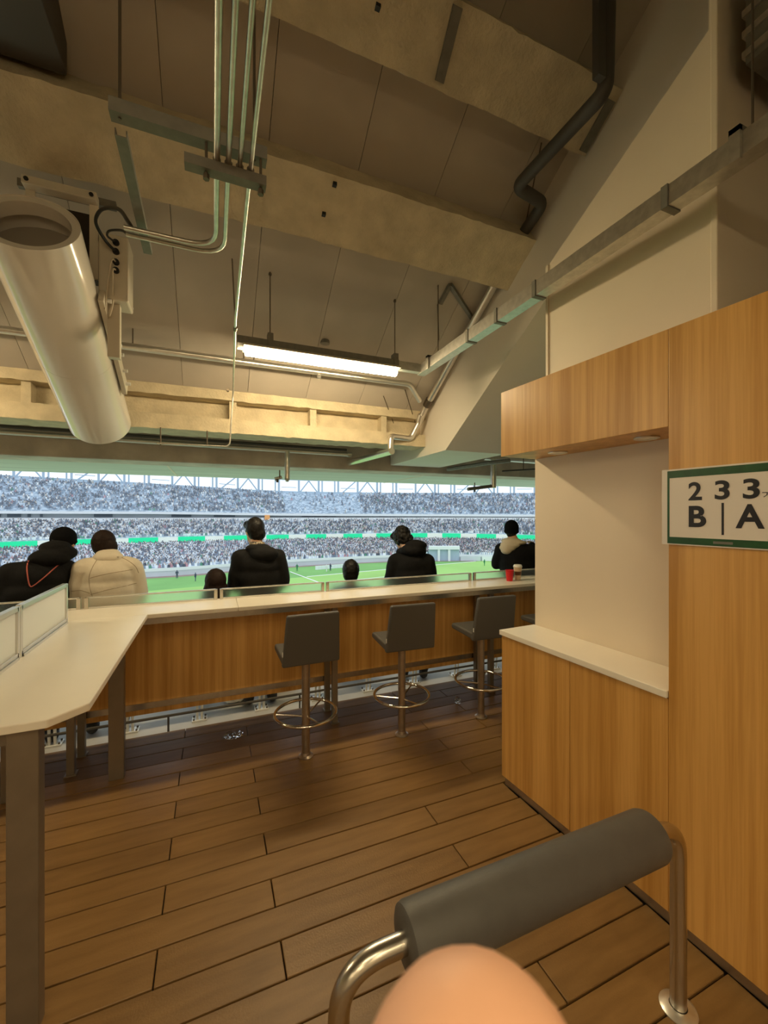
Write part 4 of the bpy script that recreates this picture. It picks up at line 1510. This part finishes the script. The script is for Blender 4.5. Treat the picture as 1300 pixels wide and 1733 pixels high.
# the 300 front-row spectators nearest to the bar are individuals
hx = lowP[:, 0] * math.cos(PSI) - lowP[:, 1] * math.sin(PSI)
hy = lowP[:, 0] * math.sin(PSI) + lowP[:, 1] * math.cos(PSI)
tx = hx / hy
vis = (tx > -0.58) & (tx < 0.36) & (lowK < 3)
order = np.where(vis)[0][np.argsort(hy[vis])][:300]
rest = np.ones(len(lowP), bool)
rest[order] = False
W_ = (14, 12, 14, 12, 20, 16, 2, 3, 4)
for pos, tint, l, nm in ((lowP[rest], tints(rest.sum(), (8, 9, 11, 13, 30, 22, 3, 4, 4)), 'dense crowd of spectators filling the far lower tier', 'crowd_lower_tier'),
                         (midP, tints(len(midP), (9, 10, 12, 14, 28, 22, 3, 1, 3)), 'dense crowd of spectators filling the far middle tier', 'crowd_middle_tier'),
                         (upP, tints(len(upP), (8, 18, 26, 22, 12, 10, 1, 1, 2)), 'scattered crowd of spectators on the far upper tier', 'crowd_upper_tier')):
    haze_mix = 0.22 if 'upper' in nm else 0.12
    tint = tint * (1 - haze_mix) + np.array((0.44, 0.52, 0.62)) * haze_mix  # distance haze painted into the clothing colours, strongest on the upper tier
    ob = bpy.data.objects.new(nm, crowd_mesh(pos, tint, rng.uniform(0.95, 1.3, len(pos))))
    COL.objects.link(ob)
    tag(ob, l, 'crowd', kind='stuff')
one = []
for k in range(9):
    me = crowd_mesh(np.zeros((1, 3)) + np.array([[0, 1e-6, 0]]), PAL[k:k + 1], np.array([1.1]))
    one.append(me)
for i in order:
    k = int(rng.choice(9, p=np.array((10, 12, 14, 12, 20, 18, 3, 7, 4)) / 100))
    o = bpy.data.objects.new('person', one[k])
    COL.objects.link(o)
    o.location = lowP[i]
    o.rotation_euler.z = rng.uniform(-0.4, 0.4)
    tag(o, 'tiny distant spectator in the front rows of the far lower tier', 'person', 'front-row spectators of the far lower tier')

# ================================================================== PEOPLE


def ico(sub):
    bm = bmesh.new()
    bmesh.ops.create_icosphere(bm, subdivisions=sub, radius=1)
    bm.verts.ensure_lookup_table()
    V = np.array([tuple(v.co) for v in bm.verts])
    F = np.array([[v.index for v in f.verts] for f in bm.faces])
    bm.free()
    return V, F


ICO3, ICO4 = ico(2), ico(3)
WS = bpy.data.scenes.new('workshop')         # scratch scene, removed at the end


def organic(prims, voxel, smooth=6, name='m', lump=0.0, lscale=20.0, cut=None, push=None):
    """union of ellipsoids ('e', centre, radii[, rz]) and tapered limbs ('c', p0, p1, r0, r1) as one continuous surface"""
    V, F, k = [], [], 0
    for p in prims:
        if p[0] == 'e':
            M = Matrix.Translation(Vector(p[1])) @ (Matrix.Rotation(p[3], 4, p[4] if len(p) > 4 else 'Z') if len(p) > 3 else Matrix()) @ Matrix.Diagonal((*p[2], 1))
            A = np.array(M)
            V.append(ICO4[0] @ A[:3, :3].T + A[:3, 3])
            F.append(ICO4[1] + k)
            k += len(ICO4[0])
        else:
            a, b, r0, r1 = np.array(p[1], float), np.array(p[2], float), p[3], p[4]
            for c, rr in ((a, r0), (b, r1)):
                V.append(ICO3[0] * rr + c)
                F.append(ICO3[1] + k)
                k += len(ICO3[0])
            ax = (b - a) / max(np.linalg.norm(b - a), 1e-9)
            u = np.cross(ax, (0.31, 0.77, 0.55))
            u /= np.linalg.norm(u)
            w = np.cross(ax, u)
            th = np.arange(20) * (2 * PI / 20)
            ring = np.cos(th)[:, None] * u + np.sin(th)[:, None] * w
            V.append(np.concatenate([a + ring * r0, b + ring * r1, [a], [b]]))
            i = np.arange(20)
            j = (i + 1) % 20
            F.append(np.concatenate([np.stack([i, j, 20 + j], 1), np.stack([i, 20 + j, 20 + i], 1), np.stack([j, i, i * 0 + 40], 1),
                                     np.stack([20 + i, 20 + j, i * 0 + 41], 1)]) + k)
            k += 42
    V, F = np.concatenate(V), np.concatenate(F)
    me = bpy.data.meshes.new(name)
    me.vertices.add(len(V))
    me.vertices.foreach_set('co', V.reshape(-1).astype(np.float32))
    me.loops.add(len(F) * 3)
    me.loops.foreach_set('vertex_index', F.reshape(-1).astype(np.int32))
    me.polygons.add(len(F))
    me.polygons.foreach_set('loop_start', np.arange(0, len(F) * 3, 3, dtype=np.int32))
    me.update(calc_edges=True)
    ob = bpy.data.objects.new('tmp', me)
    WS.collection.objects.link(ob)
    rm = ob.modifiers.new('r', 'REMESH')
    rm.mode = 'VOXEL'
    rm.voxel_size = voxel
    sm = ob.modifiers.new('s', 'SMOOTH')
    sm.iterations = smooth
    sm.factor = 0.5
    vl = WS.view_layers[0]
    vl.update()
    dg = vl.depsgraph
    out = bpy.data.meshes.new_from_object(ob.evaluated_get(dg))
    bpy.data.objects.remove(ob, do_unlink=True)
    bpy.data.meshes.remove(me)
    if lump > 0:
        nv = len(out.vertices)
        co, no = np.empty(nv * 3, np.float32), np.empty(nv * 3, np.float32)
        out.vertices.foreach_get('co', co)
        out.vertices.foreach_get('normal', no)
        co, no = co.reshape(-1, 3), no.reshape(-1, 3)
        d = np.array([mnoise.noise(Vector(c) * lscale) for c in co.tolist()], np.float32) * lump
        out.vertices.foreach_set('co', (co + no * d[:, None]).reshape(-1))
        out.update()
    if cut is not None:
        bm = bmesh.new()
        bm.from_mesh(out)
        r = bmesh.ops.bisect_plane(bm, geom=bm.verts[:] + bm.edges[:] + bm.faces[:], plane_co=cut[0], plane_no=cut[1], clear_inner=True)
        es = [g for g in r['geom_cut'] if isinstance(g, bmesh.types.BMEdge)]
        bmesh.ops.contextual_create(bm, geom=es)
        bm.to_mesh(out)
        bm.free()
    out.polygons.foreach_set('use_smooth', [True] * len(out.polygons))
    return out


def part(name, me, m, parent, label=None):
    me.name = name
    me.materials.clear()
    me.materials.append(MATS[m])
    o = bpy.data.objects.new(name, me)
    COL.objects.link(o)
    o.parent = parent
    if label:
        o['label'] = label
    return o


mat('skin', (0.70, 0.40, 0.26), 0.5, var=0.05, vscale=30)
mat('skin_hand', (0.86, 0.49, 0.32), 0.5, var=0.05, vscale=60)
mat('hair_black', (0.006, 0.005, 0.005), 0.5, spec=0.3, var=0.3, vscale=90)
mat('hair_brown', (0.016, 0.008, 0.006), 0.65, spec=0.2, var=0.3, vscale=70, stretch=(3, 3, 0.4))
mat('coat_black', (0.006, 0.006, 0.007), 0.85, spec=0.2, var=0.2, vscale=30, bump=0.2, bscale=120)
mat('coat_black2', (0.009, 0.009, 0.010), 0.8, spec=0.25, var=0.2, vscale=30, bump=0.2, bscale=140)
mat('knit_black', (0.005, 0.005, 0.006), 0.95, spec=0.1, bump=0.4, bscale=220)
mat('puffer_beige', (0.62, 0.555, 0.45), 0.7, var=0.05, vscale=12, bump=0.25, bscale=26)
mat('seam_dark', (0.30, 0.24, 0.16), 0.8)
mat('hoodie_cream', (0.66, 0.56, 0.42), 0.85, bump=0.2, bscale=90)
mat('trousers', (0.025, 0.027, 0.035), 0.8)
mat('shoe', (0.03, 0.03, 0.03), 0.6)
mat('strap_red', (0.42, 0.10, 0.08), 0.6)
mat('scarf', (0.42, 0.36, 0.26), 0.9, col2=(0.05, 0.04, 0.04), vscale=60, vlo=0.45, vhi=0.55)
mat('maroon', (0.05, 0.012, 0.016), 0.8)
mat('eye', (0.02, 0.015, 0.012), 0.2)


def person(label, base, rz, head, yaw=0.0, nod=0.0, sh=(0, 0, 1.40), shw=0.17, hip=(0, 0.02), bodyw=0.19, coat='coat_black', seated=False,
           elbows=None, hands=None, puff=False, voxel=0.013, thick=0.0, coat_cut=None):
    """head, sh, hip in local metres above the terrace; local +y looks away from the bar towards the pitch"""
    r = empty('person', (base[0], base[1], ZT), rz)
    tag(r, label, 'person', 'spectators behind the bar')
    H_ = Vector(head)
    S = Vector(sh)
    f = Vector((-math.sin(yaw), math.cos(yaw) * math.cos(nod), -math.sin(nod))).normalized()      # facing
    rt = Vector((math.cos(yaw), math.sin(yaw), 0))
    up = rt.cross(f)
    hz = 0.47 if seated else 0.90
    hp = Vector((hip[0], hip[1], hz))
    if elbows is None:
        elbows = [S + Vector((s * (shw + 0.055), 0.02, -0.29)) for s in (-1, 1)]
        hands = [S + Vector((s * 0.11, 0.25, -0.31)) for s in (-1, 1)]
    elbows = [Vector(e) for e in elbows]
    hands = [Vector(h) for h in hands]
    shs = [S + Vector((s * shw, 0, -0.035)) for s in (-1, 1)]
    b = [('e', H_, (0.074, 0.092, 0.108), yaw), ('c', H_ + f * 0.035 - up * 0.055, H_ + f * 0.055 - up * 0.085, 0.056, 0.040),
         ('e', H_ + f * 0.098 - up * 0.025, (0.012, 0.014, 0.018)), ('e', H_ + rt * 0.076 - up * 0.02, (0.010, 0.018, 0.028)),
         ('e', H_ - rt * 0.076 - up * 0.02, (0.010, 0.018, 0.028)),
         ('c', H_ - f * 0.015 - up * 0.07, S + Vector((0, 0.0, 0.0)), 0.054, 0.062),
         ('c', shs[0], shs[1], 0.05, 0.05), ('e', (S + hp) / 2 + Vector((0, 0, 0.1)), (0.14, 0.095, 0.2)), ('e', hp, (0.145, 0.10, 0.11))]
    for i, s in enumerate((-1, 1)):
        b += [('c', shs[i], elbows[i], 0.045, 0.038), ('c', elbows[i], hands[i], 0.037, 0.027)]
        d = (hands[i] - elbows[i]).normalized()
        sd = d.cross(Vector((0, 0, 1))).normalized()
        pc = hands[i] + d * 0.05
        b.append(('e', pc, (0.036, 0.040, 0.024)))
        for k, L in enumerate((0.062, 0.072, 0.068, 0.054)):
            q = pc + d * 0.03 + sd * (-0.030 + 0.020 * k)
            b += [('c', q, q + d * L * 0.5 - Vector((0, 0, 0.012)), 0.0085, 0.008),
                  ('c', q + d * L * 0.5 - Vector((0, 0, 0.012)), q + d * L * 0.7 - Vector((0, 0, 0.04)), 0.008, 0.007)]
        q = pc - sd * s * -0.03
        b += [('c', q - d * 0.02, q + d * 0.03 + sd * s * 0.022, 0.011, 0.009)]
        lx = hp.x + s * 0.095
        if seated:
            kn, an = Vector((lx, hp.y + 0.40, 0.50)), Vector((lx, hp.y + 0.42, 0.09))
        else:
            kn, an = Vector((lx * 1.05, hp.y + 0.02, 0.50)), Vector((lx * 1.1, hp.y - 0.02, 0.09))
        b += [('c', (lx, hp.y, hz - 0.03), kn, 0.078, 0.055), ('c', kn, an, 0.052, 0.036), ('c', an, an + Vector((0, 0.13, -0.055)), 0.036, 0.028)]
    bo = part('body', organic(b, 0.010, 3), 'skin', r)
    for s in (-1, 1):
        e = H_ + f * 0.083 + rt * s * 0.032 + up * 0.005
        part('eye', organic([('e', e, (0.012, 0.012, 0.009))], 0.003, 1), 'eye', bo)
    # trousers and shoes
    t = [('e', hp, (0.165, 0.12, 0.12))]
    shoes = []
    for s in (-1, 1):
        lx = hp.x + s * 0.095
        if seated:
            kn, an = Vector((lx, hp.y + 0.40, 0.50)), Vector((lx, hp.y + 0.42, 0.09))
        else:
            kn, an = Vector((lx * 1.05, hp.y + 0.02, 0.50)), Vector((lx * 1.1, hp.y - 0.02, 0.09))
        t += [('c', (lx, hp.y, hz - 0.03), kn, 0.094, 0.072), ('c', kn, an + Vector((0, 0, 0.02)), 0.070, 0.056)]
        shoes.append([('e', an + Vector((0, 0.055, -0.045)), (0.05, 0.135, 0.042)), ('e', an + Vector((0, -0.01, -0.02)), (0.048, 0.06, 0.05))])
    part('trousers', organic(t, 0.014, 4), 'trousers', r)
    for q in shoes:
        part('shoe', organic(q, 0.010, 3), 'shoe', r)
    # jacket
    k = thick
    j = [('c', shs[0], shs[1], 0.082 + k, 0.082 + k), ('e', S + Vector((0, -0.01, 0.0)), (0.12, 0.105, 0.075))]
    if puff:
        n = 5
        for i in range(n):
            u = (i + 0.5) / n
            c = S + Vector((0, 0, -0.02)) + (hp - S) * u
            j.append(('e', c, (shw + 0.045 + (bodyw - shw) * u, 0.165, 0.078)))
            j.append(('e', c, (shw + 0.015, 0.13, 0.09)))
    else:
        for u, wx, wy in ((0.22, shw + 0.035, 0.135), (0.45, (shw + bodyw) / 2 + 0.03, 0.14), (0.7, bodyw + 0.02, 0.145), (0.95, bodyw + 0.01, 0.14)):
            c = S + (hp - S) * u
            j.append(('e', c, (wx + k * 0.5, wy + k, 0.17)))
    for i in range(2):
        if puff:
            for u in (0.1, 0.4, 0.7, 0.98):
                j.append(('e', shs[i] + (elbows[i] - shs[i]) * u, (0.092, 0.095, 0.072)))
            for u in (0.3, 0.62, 0.92):
                j.append(('e', elbows[i] + (hands[i] - elbows[i]) * u, (0.075, 0.065, 0.075)))
            j.append(('c', shs[i], elbows[i], 0.075, 0.075))
            j.append(('c', elbows[i], hands[i], 0.065, 0.055))
        else:
            j += [('c', shs[i], elbows[i], 0.080 + k, 0.072 + k), ('c', elbows[i], hands[i], 0.070 + k, 0.050 + k)]
    jm = organic(j, voxel, 2 if puff else 5, lump=0.010 if not puff else 0.005, lscale=9)
    jo = part('jacket', jm, coat, r)
    return r, jo, (H_, S, f, rt, up)


def hair_cap(r, H_, f, up, m, extra=(), grow=0.012, lump=0.004, lscale=45, name='hair', voxel=0.008):
    pr = [('e', H_ - f * 0.016 + up * 0.018, (0.080 + grow, 0.092 + grow, 0.100 + grow)), ('e', H_ - f * 0.045 - up * 0.035, (0.070 + grow, 0.055 + grow, 0.075))]
    pr += list(extra)
    return part(name, organic(pr, voxel, 3, lump=lump, lscale=lscale), m, r)


# -- two hunched spectators on the left
r, jo, (H_, S, f, rt, up) = person('person hunched in black hooded coat and beanie with thin red strap, at left',
                                  (-1.199, 4.0), 0.291, (0.105, 0.17, 1.535), yaw=-0.55, nod=0.35, sh=(-0.045, 0.03, 1.345), shw=0.165, hip=(-0.07, -0.04), bodyw=0.205,
                                  coat='coat_black', thick=0.012)
hair_cap(r, H_, f, up, 'hair_black', grow=-0.006)
part('beanie', organic([('e', H_ - f * 0.012 + up * 0.032, (0.094, 0.106, 0.098)), ('e', H_ + up * 0.0, (0.096, 0.108, 0.03))], 0.008, 3), 'knit_black', r)
part('hood', organic([('e', (0.015, 0.0, 1.425), (0.135, 0.105, 0.075)), ('e', (0.07, 0.05, 1.455), (0.125, 0.115, 0.07)), ('e', (0.05, 0.06, 1.50), (0.105, 0.10, 0.06))],
                     0.009, 4, lump=0.008, lscale=14), 'coat_black', r)
bvh = BVHTree.FromPolygons([v.co for v in jo.data.vertices], [tuple(p.vertices) for p in jo.data.polygons])


def on_back(x, z, lift_=0.004):
    h = bvh.ray_cast(Vector((x, -2, z)), Vector((0, 1, 0)))
    return (h[0] + Vector((0, -lift_, 0))) if h[0] else Vector((x, -0.1, z))


pts = spline([(-0.108, 1.425), (-0.118, 1.375), (-0.112, 1.30), (-0.100, 1.237), (-0.078, 1.237), (-0.02, 1.29), (0.06, 1.365), (0.115, 1.395), (0.145, 1.39)] and
             [Vector((x, 0, z)) for x, z in ((-0.108, 1.425), (-0.118, 1.375), (-0.112, 1.30), (-0.100, 1.237), (-0.078, 1.237), (-0.02, 1.29), (0.06, 1.365), (0.115, 1.395))], 6)
part('strap', MB().tube([on_back(p.x, p.z) for p in pts], 0.0045, 6).mesh('strap'), 'strap_red', r, 'thin red cord strap')

r, jo, (H_, S, f, rt, up) = person('person in a beige quilted puffer jacket with short brown hair', (-0.805, 4.05), 0.196,
                                  (-0.035, 0.13, 1.505), yaw=0.45, nod=0.40, sh=(0.0, 0.02, 1.345), shw=0.155, hip=(0.0, -0.03), bodyw=0.175, coat='puffer_beige', thick=0.018,
                                  voxel=0.010)
hair_cap(r, H_, f, up, 'hair_brown', extra=[('e', H_ - f * 0.02 - up * 0.02, (0.090, 0.088, 0.085))], grow=0.012)
part('collar', organic([('e', (0.0, 0.03, 1.40), (0.115, 0.10, 0.065)), ('e', (0.0, 0.06, 1.43), (0.09, 0.085, 0.055))], 0.009, 3), 'puffer_beige', r)
bvh = BVHTree.FromPolygons([v.co for v in jo.data.vertices], [tuple(p.vertices) for p in jo.data.polygons])
for q in ([(-0.075, 1.40), (-0.105, 1.34), (-0.125, 1.27), (-0.118, 1.18), (-0.095, 1.08), (-0.10, 1.0)], [(0.06, 1.42), (0.13, 1.385), (0.19, 1.33), (0.215, 1.27)],
          [(-0.12, 1.262), (0.0, 1.292), (0.17, 1.305)], [(-0.115, 1.135), (0.0, 1.165), (0.20, 1.185)], [(-0.24, 1.16), (-0.18, 1.165), (-0.12, 1.145)]):
    pts = spline([Vector((x, 0, z)) for x, z in q], 6)
    part('seam', MB().tube([on_back(p.x, p.z, -0.001) for p in pts], 0.0028, 6).mesh('seam'), 'seam_dark', r)

# -- seated long-haired spectator
r, jo, (H_, S, f, rt, up) = person('seated person with long straight dark brown hair, only the head showing', (0.022, 3.99), -0.006, (0.0, 0.03, 1.155),
                                  sh=(0.0, 0.0, 0.93), shw=0.14, hip=(0, -0.02), bodyw=0.17, coat='coat_black2', seated=True)
hair_cap(r, H_, f, up, 'hair_brown', extra=[('c', H_ - f * 0.03 - up * 0.03, H_ - f * 0.05 - up * 0.22, 0.085, 0.105), ('e', H_ - up * 0.12 - f * 0.03, (0.125, 0.085, 0.09)),
                                           ('e', H_ - up * 0.05 - f * 0.02, (0.102, 0.09, 0.08))], lump=0.003)

# -- standing man in a black jacket
r, jo, (H_, S, f, rt, up) = person('standing person in a black hooded jacket with short black hair, centre left', (0.393, 4.05), -0.097, (-0.035, 0.06, 1.615), yaw=0.55,
                                  nod=0.1, sh=(0.01, 0.0, 1.40), shw=0.165, hip=(0.02, 0.0), bodyw=0.185, coat='coat_black2',
                                  elbows=[(-0.215, 0.03, 1.10), (0.225, 0.03, 1.12)], hands=[(-0.13, 0.24, 1.02), (0.13, 0.22, 1.04)])
hair_cap(r, H_, f, up, 'hair_black', grow=0.010, extra=[('e', H_ + f * 0.04 + up * 0.055, (0.078, 0.06, 0.05))])
part('scarf', organic([('e', (-0.01, 0.01, 1.49), (0.075, 0.075, 0.03))], 0.008, 3, lump=0.004, lscale=50), 'scarf', r, 'patterned neck scarf')
part('hood', organic([('e', (0.05, -0.075, 1.40), (0.135, 0.075, 0.075)), ('e', (0.0, -0.02, 1.455), (0.115, 0.09, 0.04)), ('e', (0.085, -0.07, 1.375), (0.09, 0.07, 0.06))], 0.009, 4,
                     lump=0.006, lscale=12), 'coat_black2', r)

# -- seated dark-haired spectator
r, jo, (H_, S, f, rt, up) = person('seated person with short black hair, only the head showing at the centre', (1.304, 4.04), -0.315, (0.0, 0.02, 1.185), sh=(0.0, 0.0, 0.985),
                                  shw=0.14, hip=(0, -0.02), bodyw=0.17, coat='coat_black2', seated=True)
hair_cap(r, H_, f, up, 'hair_black', grow=0.008)

# -- standing spectator with curly hair and a big hood
r, jo, (H_, S, f, rt, up) = person('person in a puffy black coat with big hood and curly black hair looking down', (1.953, 4.05), -0.449, (-0.065, 0.10, 1.505), yaw=0.75,
                                  nod=0.55, sh=(0.035, 0.0, 1.29), shw=0.165, hip=(0.06, 0.0), bodyw=0.19, coat='coat_black', thick=0.012)
hair_cap(r, H_, f, up, 'hair_black', grow=0.018, lump=0.013, lscale=38, extra=[('e', H_ + f * 0.05 + up * 0.045, (0.085, 0.06, 0.055))])
part('hood', organic([('e', (0.06, -0.04, 1.375), (0.145, 0.10, 0.075)), ('e', (0.09, -0.02, 1.43), (0.12, 0.10, 0.065)), ('e', (0.0, 0.04, 1.36), (0.13, 0.11, 0.06))], 0.009, 4,
                     lump=0.012, lscale=12), 'coat_black', r)

# -- right spectator with beanie and cream hood
r, jo, (H_, S, f, rt, up) = person('standing person in a black jacket with cream hood and black beanie near the niche', (3.454, 4.15), -0.694, (-0.015, 0.05, 1.575), yaw=-0.1, nod=0.15,
                                  sh=(0.05, 0.0, 1.36), shw=0.19, hip=(0.05, 0.0), bodyw=0.19, coat='coat_black',
                                  elbows=[(-0.20, 0.05, 1.14), (0.33, 0.08, 1.20)], hands=[(-0.08, 0.26, 1.10), (0.24, 0.30, 1.36)])
hair_cap(r, H_, f, up, 'hair_black', grow=-0.006)
part('beanie', organic([('e', H_ - f * 0.01 + up * 0.020, (0.090, 0.104, 0.104)), ('e', H_ - up * 0.025 - f * 0.012, (0.092, 0.100, 0.045))], 0.008, 3), 'knit_black', r)
part('hood', organic([('e', (-0.015, -0.02, 1.435), (0.125, 0.115, 0.045)), ('e', (-0.03, -0.06, 1.39), (0.12, 0.10, 0.05)), ('e', (-0.075, -0.10, 1.325), (0.07, 0.06, 0.05)),
                      ('e', (0.05, -0.02, 1.42), (0.115, 0.10, 0.03)), ('e', (-0.06, -0.085, 1.355), (0.10, 0.075, 0.05))],
                     0.008, 4, lump=0.004, lscale=14), 'hoodie_cream', r, 'cream sweatshirt hood')

# -- partly hidden spectators at both edges
r, jo, (H_, S, f, rt, up) = person('person in dark maroon clothing almost hidden behind the niche edge', (4.03, 4.35), -0.75, (0.10, 0.05, 1.42), sh=(0.10, 0.0, 1.23), shw=0.17,
                                  hip=(0.1, 0.0), bodyw=0.19, coat='maroon')
hair_cap(r, H_, f, up, 'hair_black')
r, jo, (H_, S, f, rt, up) = person('seated person with dark reddish hair cut off by the left picture edge', (-1.475, 3.98), 0.359, (-0.005, 0.03, 1.07), sh=(0.0, 0.0, 0.87),
                                  shw=0.14, hip=(0, -0.02), bodyw=0.17, coat='maroon', seated=True)
hair_cap(r, H_, f, up, 'hair_brown')

# -- the photographer's right hand with the fingertip in front of the lens
hd_ = empty('hand', EYE + Vector((0, 0, -0.16)), -PSI)
tag(hd_, 'blurred fingertip close to the lens at the bottom edge', 'hand')


def hv(x, y, z):
    return Vector((x, y, z + 0.16))


fing = []
for chain, rad in (([(-0.012, -0.025, -0.125), (-0.008, 0.010, -0.112), (-0.002, 0.036, -0.088), (0.0104, 0.0455, -0.0655)], (0.0130, 0.0130, 0.0138, 0.0136)),
                   ([(0.010, -0.030, -0.130), (0.016, 0.010, -0.130), (0.016, 0.020, -0.152), (0.013, 0.003, -0.163)], (0.0120, 0.0108, 0.0100, 0.0092)),
                   ([(0.031, -0.036, -0.135), (0.037, 0.002, -0.137), (0.037, 0.010, -0.157), (0.033, -0.006, -0.166)], (0.0115, 0.0102, 0.0096, 0.0088)),
                   ([(0.050, -0.045, -0.140), (0.056, -0.014, -0.144), (0.056, -0.006, -0.160), (0.052, -0.019, -0.168)], (0.0100, 0.0088, 0.0082, 0.0075)),
                   ([(-0.030, -0.088, -0.145), (-0.050, -0.050, -0.125), (-0.052, -0.022, -0.112), (-0.044, 0.0, -0.104)], (0.0160, 0.0125, 0.0115, 0.0100))):
    for i in range(3):
        fing.append(('c', hv(*chain[i]), hv(*chain[i + 1]), rad[i], rad[i + 1]))
fing += [('e', hv(0.012, -0.07, -0.145), (0.046, 0.058, 0.018), 0.15), ('e', hv(-0.014, -0.09, -0.150), (0.026, 0.036, 0.020)),
         ('c', hv(0.014, -0.115, -0.156), hv(0.03, -0.165, -0.20), 0.027, 0.029), ('c', hv(0.03, -0.165, -0.20), hv(0.12, -0.33, -0.40), 0.030, 0.041)]
part('palm_and_fingers', organic(fing, 0.0026, 4), 'skin_hand', hd_)
part('fingernail', organic([('e', hv(0.0095, 0.0560, -0.0800), (0.0068, 0.0025, 0.0080))], 0.0012, 2), 'paper', hd_)
part('sleeve', organic([('c', hv(0.045, -0.195, -0.235), hv(0.15, -0.385, -0.47), 0.043, 0.055)], 0.006, 4, lump=0.004, lscale=30), 'coat_black2', hd_)

bpy.data.scenes.remove(WS)
